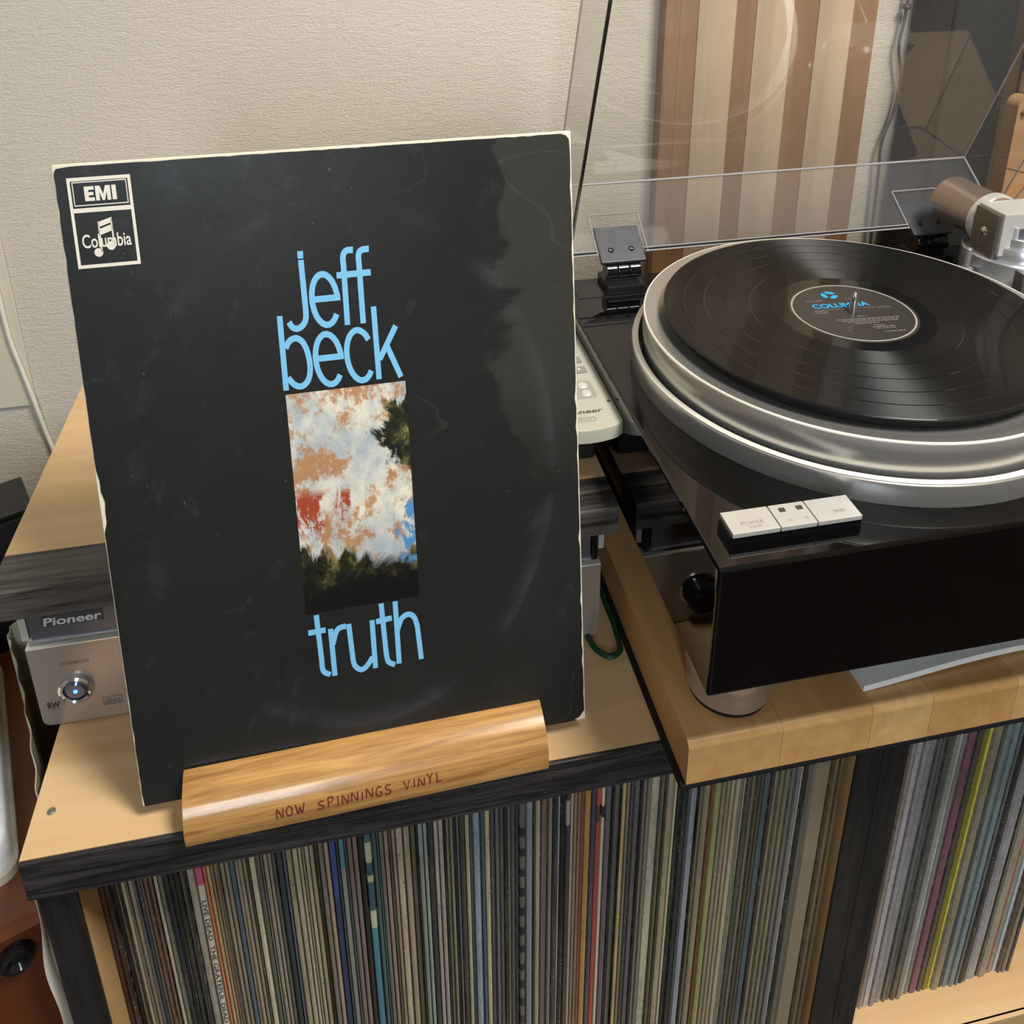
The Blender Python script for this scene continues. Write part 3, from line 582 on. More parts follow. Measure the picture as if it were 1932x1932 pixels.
# ------------------------------------------------------------------ mini system: two silver units, board on top
FY = .104
def front_bm(x0, x1, z0, z1, y0, y1, r, corners): return prism_y(rrect(x0, x1, z0, z1, r, 5, corners), y0, y1)
au = thing('stereo_unit', 'silver disc player with glowing blue power button under the grey unit', 'stereo', (.207, .104, 0))
obj('body', box(-.004, .418, FY + .012, .36, .006, .068, .001), mat('grey_steel_case', '8a8880', .45, metal=.4), au)
obj('front_panel', front_bm(-.0105, .424, .0025, .0765, FY, FY + .0118, .006, (1, 1, 0, 0)), SILVER, au)
obj('top_lip', box(-.0105, .424, FY + .0002, FY + .012, .0766, .0778), ALUB, au)
for x in (.03, .38):
    for y in (.14, .33): obj('foot', lathe([(0, 0), (.012, 0), (.012, .0058), (0, .0058)], 20, Matrix.Translation((x, y, 0))), BLACKFELT, au)
Mf = frame((0, FY, 0), (1, 0, 0), (0, 0, 1))
def lat_front(prof_, x, z, n=36): return lathe(prof_, n, Matrix.Translation((x, FY, z)) @ Matrix.Rotation(PI / 2, 4, 'X'))
pb = obj('power_button', lat_front([(0, .0042), (.0062, .0048), (.0085, .003), (.0085, 0), (0, 0)], .0182, .0362), mat('blue_grey_button', '6a7088', .16, metal=.7), au, label='chrome power button')
obj('bezel', lat_front([(.0086, .001), (.0090, .0042), (.0105, .0050), (.0124, .0038), (.0128, 0), (.0086, 0)], .0182, .0362), CHROME, au)
obj('indicator_light', lat_front([(0, .0056), (.0012, .0052), (.0016, .0044), (0, .0044)], .0182, .0362, 16), mat('blue_led', '3060ff', .3, emit='2a5cff', es=9), au, label='small glowing blue light')
kb = obj('volume_knob', lat_front([(0, .018), (.0095, .0185), (.0125, .0165), (.0135, .012), (.0140, 0), (0, 0)], .372, .036), BLACKG, au, label='glossy black volume knob')
obj('knob_ring', lat_front([(.0142, 0), (.0142, .002), (.017, .0016), (.0172, 0)], .372, .036), CHROME, au)
tx = text_bm('RW', -.0046, .0042, .0190, .0250, .03, .0003)
obj('lettering', xf(tx, Mf), DARKINK, au, smooth=False)
tx = text_bm('STANDBY/ON', .0100, .0300, .0585, .0612, .0, .0003)
obj('lettering', xf(tx, Mf), mat('faint_grey_print', '6a625c', .6), au, smooth=False)
tx = text_bm('COMPATIBLE', -.0044, .0044, .0168, .0180, .0, .0003)
obj('lettering', xf(tx, Mf), MATS['faint_grey_print'], au, smooth=False)
tx = merge(text_bm('disc', .0352, .0465, .0150, .0205, .01, .0003), xf(ribbons([[(.0342, .0142), (.0475, .0142), (.0475, .0215), (.0342, .0215), (.0342, .0142)]], .0005), Matrix.Translation((0, 0, .0003))))
obj('logo', xf(tx, Mf), MATS['faint_grey_print'], au, smooth=False)
un = thing('amplifier_unit', 'dark grey stereo unit with white name badge beneath the board', 'stereo', (.207, .104, .078))
obj('body', box(-.004, .418, FY + .012, .36, .0800, .1155, .001), BLACKP, un)
obj('front_panel', box(-.0055, .4155, FY + .0015, FY + .0118, .0835, .1155, .001), SILVERD, un)
obj('panel_lip', box(-.0055, .4155, FY + .0002, FY + .0022, .0825, .0846, .0006), mat('pale_steel_lip', 'b8bac4', .3, metal=.6), un)
obj('side_trim', box(-.0125, -.0070, FY + .003, FY + .014, .0830, .1155, .0008), mat('pale_grey_trim', 'b0aca4', .45), un)
obj('side_trim', box(.4165, .4215, FY + .001, FY + .014, .0815, .1155, .0008), BLACKG, un)
obj('side_trim', box(.4225, .4275, FY + .004, FY + .016, .0890, .1155, .0008), MATS['pale_grey_trim'], un)
Mu = frame((0, FY + .0014, 0), (1, 0, 0), (0, 0, 1))
obj('badge_recess', xf(box(.0040, .0462, .0952, .1046, 0, .0004), Mu), mat('badge_dark_grey', '3c3c40', .5), un)  # thin dark grey plate behind the maker name
obj('lettering', xf(text_bm('Pioneer', .0052, .0452, .0962, .1036, .022, .0008, .12), Mu), mat('badge_silver', 'd8d8d6', .35, metal=.2), un, smooth=False, label='white maker name badge')
ub = thing('shelf_board', 'loose maple board with black front edge lying on the stereo units', 'board', (.207, .094, .116))
obj('panel', box(-.0205, .434, .1315, .385, .1162, .1412), MAPLE, ub)
obj('edge_band', prism_x([(.0934, .1162), (.1314, .1162), (.1314, .1412), (.0958, .1412), (.0940, .1402), (.0934, .1384)], -.0205, .434), GREYWOOD, ub, label='black wood-grain front strip')

# ------------------------------------------------------------------ box and remote control on the board
bx = thing('black_box', 'low black box beneath the remote control on the board', 'box', (.36, .24, .1412))
obj('body', box(.285, .4325, .152, .335, .1432, .1935, .004), BLACKP, bx)
for x in (.30, .417):
    for y in (.17, .32): obj('foot', box(x - .008, x + .008, y - .008, y + .008, .1412, .1434), BLACKFELT, bx)
RZ = .1945
rm = thing('remote_control', 'silver-grey remote control beside the turntable', 'remote control', (.413, .19, RZ))
RMAT = mat('silver_grey_remote_plastic', 'b4b2a2', .4)
rp = [(.3860, .330), (.3860, .1135)] + [(.3860 + .0545 * t, .1135 - .0075 * math.sin(PI * t) ** .6 - .001) for t in (.1, .2, .35, .5, .65, .8, .9)] + [(.4405, .1130), (.4412, .1150), (.4412, .330)]
rb = prism_z(rp, RZ, RZ + .012)
rb.normal_update()
bmesh.ops.bevel(rb, geom=[e for e in rb.edges if all(v.co.z > RZ + .011 for v in e.verts)], offset=.0016, segments=2, profile=.5, affect='EDGES', clamp_overlap=True)
obj('body', rb, RMAT, rm)
BT = mat('remote_button_grey', '8a8a84', .4)
for i in range(7):
    for j in range(3):
        x = .4005 + j * .0135; y = .1895 + i * .0165
        b = obj('button', box(x - .0046, x + .0046, y - .0046, y + .0046, RZ + .0119, RZ + .0136, .0006), BT, rm)
        if j == 2 and i < 4: obj('symbol', prism_z([(x - .0022, y - .0018), (x, y), (x - .0022, y + .0018)], RZ + .0136, RZ + .0138), WHITEINK, b, smooth=False)
fr = obj('button_recess', prism_z([(p, q_) for p, q_ in rrect(.4005, .4305, .1475, .1735, .003)], RZ + .01195, RZ + .0123), mat('remote_recess_grey', '9c9a8e', .45), rm)
for x in (.4085, .4225):
    for y in (.1545, .1665): obj('button', lathe([(0, .0016), (.0034, .0013), (.0046, 0), (0, 0)], 18, Matrix.Translation((x, y, RZ + .0122))), mat('pale_round_button', 'c4c2b8', .3), rm)
Mr = frame((0, 0, RZ + .0122), (1, 0, 0), (0, 1, 0))
obj('lettering', xf(text_bm('Pioneer', .3965, .4290, .1270, .1325, .02, .0, .12), Mr), mat('brown_grey_print', '55504a', .5), rm, smooth=False)
tx = merge(text_bm('DVD', .4068, .4175, .1178, .1206, .0), ribbons([[(p, q_) for p, q_ in rrect(.4040, .4205, .1165, .1218, .0022)]], .0004))
obj('lettering', xf(tx, Mr), mat('faint_remote_print', '84827a', .5), rm, smooth=False)
obj('logo', xf(prism_z([(.4372 + .0016 * math.cos(a), .1405 + .0016 * math.sin(a)) for a in [k * PI / 6 for k in range(12)]], 0, .0001), Mr), MATS['brown_grey_print'], rm, smooth=False)

# ------------------------------------------------------------------ green cord by the slab
cp = smooth_pts([(.4130, .1190, .0035), (.4144, .104, .0032), (.4179, .0892, .0028), (.4266, .0804, .0028), (.4365, .0840, .0028), (.4388, .0959, .003), (.4392, .1119, .005), (.4380, .1266, .008), (.4372, .1400, .012), (.4360, .17, .010), (.4355, .25, .004), (.435, .385, .0035)], 5)
tag(obj('power_cord', tube(cp, .0024, 8), GREENC, loc=(.4266, .0804, 0)), 'dark green cord looping beside the wooden slab', 'cord')

# ------------------------------------------------------------------ slab and mat under the turntable
X0, X1 = .446, .945
tag(obj('rubber_mat', box(X0 - .0042, X1 + .004, -.0375, .382, 0, .0052, .0012), BLACKFELT, loc=(.69, .17, 0)), 'thin black mat under the butcher-block slab', 'mat')
sb = thing('wooden_slab', 'thick butcher-block slab carrying the turntable', 'board', (.69, .17, .0054))
random.seed(11)
x = X0; k = 0
STM = [wood('slab_stave_%d' % i, a, b, 34, .36, 'y', contrast=(.32, .68), bump=.04) for i, (a, b) in enumerate((('bc8a52', 'd8ae74'), ('c4945a', 'dcb47c'), ('b98850', 'd2a468'), ('c08e56', 'd6a86e')))]
SL0, SL1 = .0054, .0442
while x < X1 - .001:
    w = random.choice((.036, .048, .060, .070)); w = min(w, X1 - x)
    if X1 - x - w < .02: w = X1 - x
    pf = [(-.0372, SL0), (.380, SL0), (.380, SL1), (-.0310, SL1)] + [(-.0310 - .0062 * math.sin(a), SL1 - .0062 * (1 - math.cos(a))) for a in (.4, .8, 1.2, PI / 2)]
    obj('stave', prism_x(pf, x, x + w - .00025), STM[k % 4] if k else STM[3], sb, ang=40)
    x += w; k += random.choice((1, 2, 3))

# ------------------------------------------------------------------ papers under the plinth
def paper_sheet(x0, x1, y0, y1, z, amp, seed, nx=24, th=.0007):
    r = random.Random(seed); ph = r.uniform(0, 6); bm = BM(); top = []; bot = []
    for i in range(nx + 1):
        t = i / nx; X = x0 + (x1 - x0) * t; Y0 = y0 + .006 * t + .003 * math.sin(3.0 * t + ph)
        zz = z + amp * (.5 + .5 * math.sin(5.5 * t + ph)) * (0.25 + t)
        top.append([bm.verts.new((X, yy, zz * (1 - s) + z * s + th)) for yy, s in ((Y0, 0), (Y0 + .012, .2), (y1, 1))])
        bot.append([bm.verts.new((X, yy, zz * (1 - s) + z * s)) for yy, s in ((Y0, 0), (Y0 + .012, .2), (y1, 1))])
    for i in range(nx):
        for j in range(2):
            bm.faces.new((top[i][j], top[i + 1][j], top[i + 1][j + 1], top[i][j + 1])); bm.faces.new((bot[i][j + 1], bot[i + 1][j + 1], bot[i + 1][j], bot[i][j]))
        bm.faces.new((bot[i][0], bot[i + 1][0], top[i + 1][0], top[i][0]))
    for i in (0, nx): 
        for j in range(2): bm.faces.new((top[i][j], top[i][j + 1], bot[i][j + 1], bot[i][j]))
    bmesh.ops.recalc_face_normals(bm, faces=bm.faces[:]); return bm
tag(obj('booklet', paper_sheet(.5855, .80, -.0215, .15, .0445, .0035, 2, th=.0055), mat('bright_white_paper', 'f4f4f2', .7), loc=(.66, .05, .0445)), 'white wavy booklet lying under the turntable, lower one', 'booklet')
tag(obj('booklet', paper_sheet(.5870, .79, -.0110, .14, .0550, .006, 4), mat('grey_white_paper', 'c4c6c6', .7), loc=(.66, .05, .0535)), 'thin grey-white leaflet on top of the white booklet', 'booklet')

# ------------------------------------------------------------------ turntable
PX0, PX1, PF, PB, PZ0, PZ1 = .441, .927, -.066, .331, .1215, .222
CX, CY = .6362, .1291
tt = thing('turntable', 'piano-black turntable with silver platter on the wooden slab', 'turntable', (.684, .13, .044))
TC = Matrix.Translation((CX, CY, 0))
pl = BM(); add_box(pl, PX0, PX1, PF, PB, PZ0, PZ1, .0022, 3)
obj('plinth', pl, PIANO, tt, smooth=False)
obj('rear_ledge', box(PX0 + .012, PX1 - .012, .2885, .3295, PZ1, PZ1 + .0006, .0002), BLACKG, tt)
for fx in (.492, .876):
    for fy in (.004, .285):
        f = obj('foot', lathe([(0, .0478), (.0292, .0478), (.0305, .0490), (.0318, .0660), (.0322, .0668), (.0362, .1050), (.0366, .1205), (.0360, .1214), (0, .1214)], 48, Matrix.Translation((fx, fy, 0))), mat('turned_foot_metal', 'c8c6c4', .22, metal=.75, aniso=.5), tt)
        pads = BM(); add_lathe(pads, [(0, .0443), (.0290, .0443), (.0298, .0478), (0, .0478)], 40, Matrix.Translation((fx, fy, 0)))
        obj('foot_pad', pads, BLACKFELT, f)
obj('platter_ring', lathe([(.1700, .2222), (.1700, .2385), (.1708, .2396), (.1738, .2396), (.1752, .2384), (.1755, .2370), (.1755, .2222)], 160, TC, closed=True), ALU, tt)
obj('ring_highlight', lathe([(.1700, .23962), (.1746, .23962), (.1746, .2398), (.1700, .2398)], 160, TC, closed=True), ALUB, tt)  # thin pale overlay, the ring's bright highlight line as colour
pf = obj('platter', lathe([(0, .2600), (.1480, .2600), (.1540, .2606), (.1648, .2650), (.1662, .2651), (.1668, .2640), (.1668, .2500), (.1660, .2380), (.1660, .2260), (0, .2260)], 160, TC), ALU, tt)
obj('rim_highlight', lathe([(.1654, .26505), (.1664, .26512), (.16695, .2643), (.1669, .2634), (.1666, .2640), (.1660, .2648)], 160, TC, closed=True), ALUB, pf)  # thin pale band, a painted highlight along the platter rim
obj('platter_mat', lathe([(0, .2602), (.1425, .2602), (.1430, .2610), (.1430, .2690), (.1420, .2696), (0, .2696)], 120, TC), BLACKFELT, tt)
obj('spindle', lathe([(0, .2892), (.0012, .2888), (.0026, .2850), (.0034, .2790), (.0036, .2725), (.0036, .2600), (0, .2600)], 24, TC), CHROME, tt)
# control buttons on the plinth
BZ0, BZ1 = .2222, .2312
cn = obj('control_block', box(.4552, .5430, -.0478, -.0305, BZ0, BZ1 - .0034), BLACKG, tt)
BTN = mat('satin_aluminium_button', 'cfccc6', .3, metal=.45)
for a, b in ((.4565, .4876), (.4884, .5122), (.5130, .5424)):
    obj('button', box(a, b, -.0490, -.0290, BZ1 - .0033, BZ1, .0004), BTN, tt)
Mb = frame((0, 0, BZ1 + .0001), (1, 0, 0), (0, 1, 0)); GP = mat('button_print', '8a8078', .6)
obj('lettering', xf(text_bm('POWER', .4650, .4802, -.0428, -.0398), Mb), GP, tt, smooth=False)
obj('lettering', xf(text_bm('ON/OFF', .4686, .4772, -.0458, -.0440), Mb), GP, tt, smooth=False)
obj('lettering', xf(text_bm('SPEED', .5265, .5348, -.0432, -.0408), Mb), GP, tt, smooth=False)
obj('lettering', xf(text_bm('33', .4950, .4976, -.0448, -.0430), Mb), GP, tt, smooth=False)
obj('lettering', xf(text_bm('45', .5062, .5088, -.0446, -.0428), Mb), GP, tt, smooth=False)
for a in (.4935, .5052): obj('indicator', xf(prism_z([(a, -.0362), (a + .0042, -.0362), (a + .0042, -.0326), (a, -.0326)], 0, .0001), Mb), mat('dark_indicator', '3c3834', .4), tt, smooth=False)
# tonearm
ax, ay = .862, .222; TA = Matrix.Translation((ax, ay, 0))
SAT = mat('satin_tonearm_silver', 'b9bcc0', .26, metal=.75)
ta = obj('tonearm_base', lathe([(0, .2224), (.0470, .2224), (.0470, .2655), (.0455, .2670), (.0402, .2672), (.0402, .2780), (.0395, .2790), (.0352, .2792), (.0352, .2875), (.0345, .2882), (0, .2882)], 64, TA), SAT, tt)
obj('base_notch', box(ax - .030, ax - .012, ay - .0478, ay - .036, .2300, .2640, .001), mat('taupe_metal', '6f6862', .35, metal=.5), ta)
hs = obj('pivot_housing', box(.8235, .905, .200, .2345, .2710, .3125, .0012), WHITEMETAL, tt)
obj('side_plate', box(.8205, .8236, .2040, .2340, .2660, .3100, .0008), mat('taupe_plate', '7d7468', .3, metal=.7), hs)
obj('screw', lathe([(0, .0016), (.0030, .0012), (.0044, 0), (0, 0)], 20, Matrix.Translation((.8205, .219, .2895)) @ Matrix.Rotation(-PI / 2, 4, 'Y')), CHROME, hs)
obj('front_window', box(.8395, .895, .1984, .2003, .2725, .2975, .0005), mat('grey_violet_metal', '7a7880', .25, metal=.7), hs)
obj('window_trim', box(.8360, .8398, .1980, .2002, .2725, .2990, .0004), mat('bright_trim', 'd4d8e0', .2, metal=.6), hs)
cwM = Matrix.Translation((.846, 0, .2905)) @ Matrix.Rotation(-PI / 2, 4, 'X')
cw = obj('counterweight', lathe([(0, .2350), (.0235, .2350), (.0250, .2365), (.0250, .2440), (.0236, .2460), (.0232, .3000), (.0215, .3030), (0, .3030)], 48, cwM), mat('counterweight_metal', 'b0a090', .2, metal=.6), tt)
obj('calibration_ring', lathe([(.0230, .2352), (.0258, .2362), (.0258, .2442), (.0236, .2452)], 48, cwM, closed=True), WHITEMETAL, cw)
po = obj('arm_rest_post', lathe([(0, .2224), (.0062, .2224), (.0062, .2540), (.0030, .2545), (.0030, .2730), (.0024, .2738), (0, .2738)], 24, Matrix.Translation((.8080, .2180, 0))), SAT, tt)
obj('tonearm_tube', tube(smooth_pts([(.868, .205, .292), (.868, .12, .290), (.866, .02, .288), (.850, -.012, .287), (.838, -.030, .286)], 5), .0046, 12), CHROME, tt)
hsn = obj('headshell', box(.822, .846, -.058, -.022, .2815, .2870, .002), BLACKP, tt)
# hinges and dust cover
def hinge(x0, x1):
    xm = (x0 + x1) / 2
    h = obj('hinge', box(x0 + .004, x1 - .004, .292, .330, PZ1 + .0003, .2300, .001), BLACKP, tt)
    for s in (0, 1, 2):
        w = (x1 - x0 - .010) / 3
        obj('knuckle', xf(lathe([(0, 0), (.0078, 0), (.0082, .0008), (.0082, w - .0012), (.0078, w - .0004), (0, w - .0004)], 24), Matrix.Translation((x0 + .005 + s * w, .3085, .2395)) @ Matrix.Rotation(PI / 2, 4, 'Y')), BLACKG, h)
    pM = frame((x0, .3062, .2470), (1, 0, 0), (0, math.sin(.954), math.cos(.954)))
    obj('hinge_plate', xf(box(0, x1 - x0, 0, .0400, .0004, .0048, .0010), pM), mat('charcoal_plate', '34353a', .42), h)
    for t in (.27, .73):
        obj('screw', xf(lathe([(0, .0062), (.0022, .0060), (.0030, .0048), (0, .0046)], 16), pM @ Matrix.Translation(((x1 - x0) * t, .0135, 0))), BLACKG, h)
hinge(.4790, .5240); hinge(.8130, .8580)
def acrylic():
    m = bpy.data.materials.new('smoky_clear_acrylic'); m.use_nodes = True; t = m.node_tree; t.nodes.clear()
    o = t.nodes.new('ShaderNodeOutputMaterial'); mx = t.nodes.new('ShaderNodeMixShader'); tr = t.nodes.new('ShaderNodeBsdfTransparent'); gl = t.nodes.new('ShaderNodeBsdfGlossy')
    fr_ = t.nodes.new('ShaderNodeFresnel'); fr_.inputs[0].default_value = 1.45; ge = t.nodes.new('ShaderNodeNewGeometry')
    sb_ = t.nodes.new('ShaderNodeMath'); sb_.operation = 'SUBTRACT'; sb_.inputs[0].default_value = 1; t.links.new(ge.outputs['Backfacing'], sb_.inputs[1])
    mu_ = t.nodes.new('ShaderNodeMath'); mu_.operation = 'MULTIPLY'; t.links.new(fr_.outputs[0], mu_.inputs[0]); t.links.new(sb_.outputs[0], mu_.inputs[1])
    tr.inputs[0].default_value = (.955, .95, .94, 1); gl.inputs['Roughness'].default_value = .03; gl.inputs['Color'].default_value = (.9, .9, .9, 1)
    df = t.nodes.new('ShaderNodeBsdfDiffuse'); df.inputs[0].default_value = (.75, .75, .78, 1); m2 = t.nodes.new('ShaderNodeMixShader'); m2.inputs[0].default_value = .04
    m3_ = t.nodes.new('ShaderNodeMath'); m3_.operation = 'MULTIPLY'; m3_.use_clamp = True; m3_.inputs[1].default_value = 1.35; t.links.new(mu_.outputs[0], m3_.inputs[0]); t.links.new(m3_.outputs[0], mx.inputs[0]); t.links.new(tr.outputs[0], mx.inputs[1]); t.links.new(gl.outputs[0], mx.inputs[2])
    t.links.new(mx.outputs[0], m2.inputs[1]); t.links.new(df.outputs[0], m2.inputs[2]); t.links.new(m2.outputs[0], o.inputs[0])
    return m
ACR = acrylic()
EDGEL = mat('acrylic_edge_painted_bright', '9c9a9a', .25); EDGED = mat('acrylic_edge_painted_dark', '1e1c1c', .2)  # clear edges: light and dark seen in the acrylic put into the colour
cv = thing('dust_cover', 'raised clear dust cover hinged at the back of the turntable', 'dust cover', (.684, .311, .2553))
TH, PH, CH, CW, CL, CD = 1.185, -.2313, .0842, .4658, .40, .0706
cO = Vector((.4511, .3111, .2553)); cu = Vector((1, 0, 0))
crw = Vector((0, math.sin(TH + PH), math.cos(TH + PH))); ctp = Vector((0, -math.cos(TH), math.sin(TH))); cdn = -Vector((0, math.sin(TH), math.cos(TH)))
cJ = cO + crw * CH
T_ = .0026
obj('rear_panel', xf(box(T_, CW - T_, .002, CH, -T_, 0), frame(cO, cu, crw)), ACR, cv, smooth=False)
obj('top_panel', xf(box(T_, CW - T_, .0, CL, -T_ , 0), frame(cJ, cu, ctp)), ACR, cv, smooth=False)
for s in (0, 1):
    xo = cJ + cu * (0 if s == 0 else CW - T_)
    def pt3(a, b, dx): return xo + ctp * a + cdn * b + cu * dx
    outl = [(.0, .0), (CL, .0), (CL, CD), (.016, CD)]
    # lower corner follows the sloping rear panel
    d = cO - cJ; outl = [(0, 0), (CL, 0), (CL, CD), (d.dot(ctp) + .004, CD)]
    obj('side_panel', add_prism(BM(), outl, lambda a, b: pt3(a, b, 0), lambda a, b: pt3(a, b, T_)), ACR, cv, smooth=False)
    e = d.dot(ctp) + .004
    obj('side_rim', tube([pt3(e, CD, T_ / 2), pt3(CL, CD, T_ / 2)], .0017 if s == 0 else .0007, 6), EDGED if s == 0 else mat('acrylic_edge_painted_grey', '8a8888', .3), cv)
obj('front_panel', xf(box(T_, CW - T_, 0, CD, 0, T_), frame(cJ + ctp * (CL - T_), cu, cdn)), ACR, cv, smooth=False)
obj('joint_edge', tube([cJ + cu * .001, cJ + cu * (CW - .001)], .0013, 6), EDGEL, cv, label='bright edge where top and rear panels join')
for dz, mm_, r in ((.0014, EDGEL, .0009), (.0034, EDGED, .0009), (.0052, EDGEL, .0006)):
    for a, b in ((.0, .0275), (.0735, .3615), (.4075, CW)):
        obj('lower_edge', tube([cO + cu * (a + .001) + crw * dz, cO + cu * (b - .001) + crw * dz], r, 6), mm_, cv)
for s in (.0012, CW - .0012):
    obj('side_edge', tube([cO + cu * s, cJ + cu * s], .0010, 6), EDGEL, cv); obj('side_edge', tube([cJ + cu * s, cJ + cu * s + ctp * CL], .0010, 6), mat('acrylic_edge_painted_grey', '8a8888', .3), cv)
for a, b in ((.0262, .0772), (.3602, .4110)):                              # cut-outs around the hinges
    for p, q_ in (((a, .0), (a, .047)), ((a, .047), (b, .047)), ((b, .047), (b, .0))):
        obj('cutout_edge', tube([cO + cu * p[0] + crw * p[1], cO + cu * q_[0] + crw * q_[1]], .0008, 6), MATS['acrylic_edge_painted_grey'], cv)

# ------------------------------------------------------------------ the record that is playing
vr = thing('vinyl_record', 'black vinyl record with dark label lying on the platter', 'record', (CX, CY, .2698))
RZ0, RZ1 = .2698, .2716
obj('grooves', lathe([(.0625, RZ0), (.1490, RZ0), (.1502, RZ0 + .0004), (.1505, RZ0 + .0009), (.1502, RZ1 - .0003), (.1492, RZ1), (.1468, RZ1 - .00005), (.1460, RZ1 - .0003), (.0625, RZ1 - .0003)], 180, TC, closed=True), VINYL, vr, ang=60)
for r in (.0805, .1005, .1170, .1330):
    obj('track_gap', lathe([(r, RZ1 - .00028), (r + .0009, RZ1 - .00028), (r + .0009, RZ1 - .00022), (r, RZ1 - .00022)], 160, TC, closed=True), VINYLG, vr)
obj('dead_wax', lathe([(.0500, RZ0), (.0625, RZ0), (.0625, RZ1 - .0004), (.0500, RZ1 - .0004)], 120, TC, closed=True), VINYLG, vr)
LABM = mat('dark_record_label', '332f2d', .32)
lb = obj('label', lathe([(.0038, RZ0 + .0002), (.0499, RZ0 + .0002), (.0499, RZ1 - .0003), (.0038, RZ1 - .0003)], 120, TC, closed=True), LABM, vr)
LZ = RZ1 - .00018
obj('label_ring', lathe([(.0466, LZ), (.0480, LZ), (.0480, LZ + .00006), (.0466, LZ + .00006)], 120, TC, closed=True), mat('pale_grey_print', '9a948e', .5), lb)
Mlab = Matrix.Translation((CX, CY, LZ)) @ Matrix.Rotation(math.radians(-4), 4, 'Z')
obj('lettering', xf(text_bm('COLUMBIA', -.0285, .0195, .0085, .0160, .025), Mlab), CYANINK, lb, smooth=False, label='bright blue label name')
rg = BM()
for a0 in (20, 140, 260):
    A_ = [math.radians(a0 + k * 9) for k in range(11)]
    for a, b in zip(A_, A_[1:]):
        rg.faces.new([rg.verts.new((-.0055 + r * math.cos(t), .0305 + r * math.sin(t) * .95, 0)) for r, t in ((.0028, a), (.0068, a), (.0068, b), (.0028, b))])
xf(rg, Mlab); bmesh.ops.recalc_face_normals(rg, faces=rg.faces[:])
obj('logo', rg, CYANINK, lb, smooth=False, label='round bright blue emblem')
LGREY = mat('label_grey_print', '77716c', .5)
for s, a, b, c_, d in (('33\u2153 RPM', -.0300, -.0155, .0200, .0232), ('STEREO', .0045, .0140, .0205, .0232), ('SCX 6293', .0240, .0345, .0030, .0060)):
    obj('lettering', xf(text_bm(s, a, b, c_, d), Mlab), LGREY, lb, smooth=False)
fp = BM(); rq = random.Random(2)
def line(y, a, b, h=.0011):
    x = a
    while x < b:
        w = rq.uniform(.0012, .0042); fp.faces.new([fp.verts.new(p) for p in ((x, y, 0), (min(x + w, b), y, 0), (min(x + w, b), y + h, 0), (x, y + h, 0))]); x += w + .0007
line(.0052, -.030, .034, .0007)
for y, a, b in ((.0028, -.031, -.020), (.0002, -.031, -.020), (-.0085, .0, .008), (-.0125, -.019, .033), (-.0150, -.017, .031), (-.0175, -.013, .029), (-.0200, -.008, .012), (-.0240, .006, .014), (-.0265, .003, .022), (-.0290, .005, .021), (-.0345, .009, .026)): line(y, a, b)
xf(fp, Mlab)
obj('fine_print', fp, LGREY, lb, smooth=False)

# ------------------------------------------------------------------ against the back wall
sp = thing('slat_panel', 'striped panel of pale and brown upright slats behind the turntable', 'panel', (.70, YW - .02, -.05))
YS = YW - .028
def at_panel(x): return x
def px_x(x): return .2414 + (x - .2414) * (YS + .4528) / (.44 + .4528)      # widths measured on the wall side, moved to the panel's own plane
edges = [.5846, .6010, .6250, .6573, .6905, .7224, .7630, .7920, .8297]
edges = [px_x(e) - .0 for e in edges]
kinds = 'BBLBLBLB'
for a, b, kd in zip(edges, edges[1:], kinds):
    if kd == 'L':
        poly_ = [(a - .004, YW - .001), (a - .004, YS + .006), (a + (b - a) * .25, YS - .001), (a + (b - a) * .55, YS - .006), (b, YS - .007), (b, YW - .001)]
        obj('slat', prism_z(poly_, -.05, .95), SLATL, sp, ang=50)
    else:
        obj('slat', box(a, b, YS + .007, YW - .001, -.05, .95, .0006), SLATB, sp)
spk = thing('black_loudspeaker', 'tall black loudspeaker standing behind the dust cover', 'loudspeaker', (.95, .455, -.62))
BK = mat('black_grille_cloth', (.020, .021, .018), .9, spec=.2); g = NT(BK); g.bump(g.noise(g.coord((900, 900, 900)), 1, 1), .6, .001)
obj('cabinet', box(.9045, .985, .424, .489, -.62, .98, .002), mat('black_ash', (.014, .014, .013), .6), spk)
obj('grille', box(.9060, .9835, .4175, .4238, -.55, .96, .003), BK, spk)
wp = smooth_pts([(.8950, .488, .62), (.8930, .488, .4537), (.8900, .488, .41), (.8985, .488, .37), (.8960, .488, .33), (.8860, .488, .29), (.8880, .488, .24), (.892, .488, .10)], 6)
w_ = thing('speaker_wire', 'thin grey wire hanging down the wall by the black loudspeaker', 'wire', (.89, .488, .10))
obj('strand', tube(wp, .0018, 6), GREYC, w_); obj('knot', lathe([(0, -.004), (.004, -.003), (.005, 0), (.004, .003), (0, .004)], 12, Matrix.Translation((.8930, .488, .4537))), GREYC, w_)
bc = thing('wooden_loudspeaker', 'brown wooden cabinet with rounded top edge at the right', 'cabinet', (1.05, .42, -.62))
top_poly = rrect(.9780, 1.14, -.62, .3665, .012, 6, (0, 0, 1, 1))
obj('body', prism_y(top_poly, .386, .406), BROWNBOX, bc, ang=40)
obj('knob', lathe([(0, .004), (.0024, .0035), (.003, 0), (0, 0)], 14, Matrix.Translation((.9850, .386, .3485)) @ Matrix.Rotation(PI / 2, 4, 'X')), mat('brown_knob', '5a4030', .5), bc)
for p0, p1 in (((.9785, .285), (1.06, .262)), ((.9950, .245), (1.05, .32))):
    obj('groove', tube([(p0[0], .3858, p0[1]), (p1[0], .3858, p1[1])], .0006, 5), mat('groove_brown', '55402c', .7), bc)  # dark brown seam lines across the cabinet front
obj('upper_panel', box(.9990, 1.14, .414, .420, .30, .62, .001), mat('taupe_board', '8a7460', .6), bc)
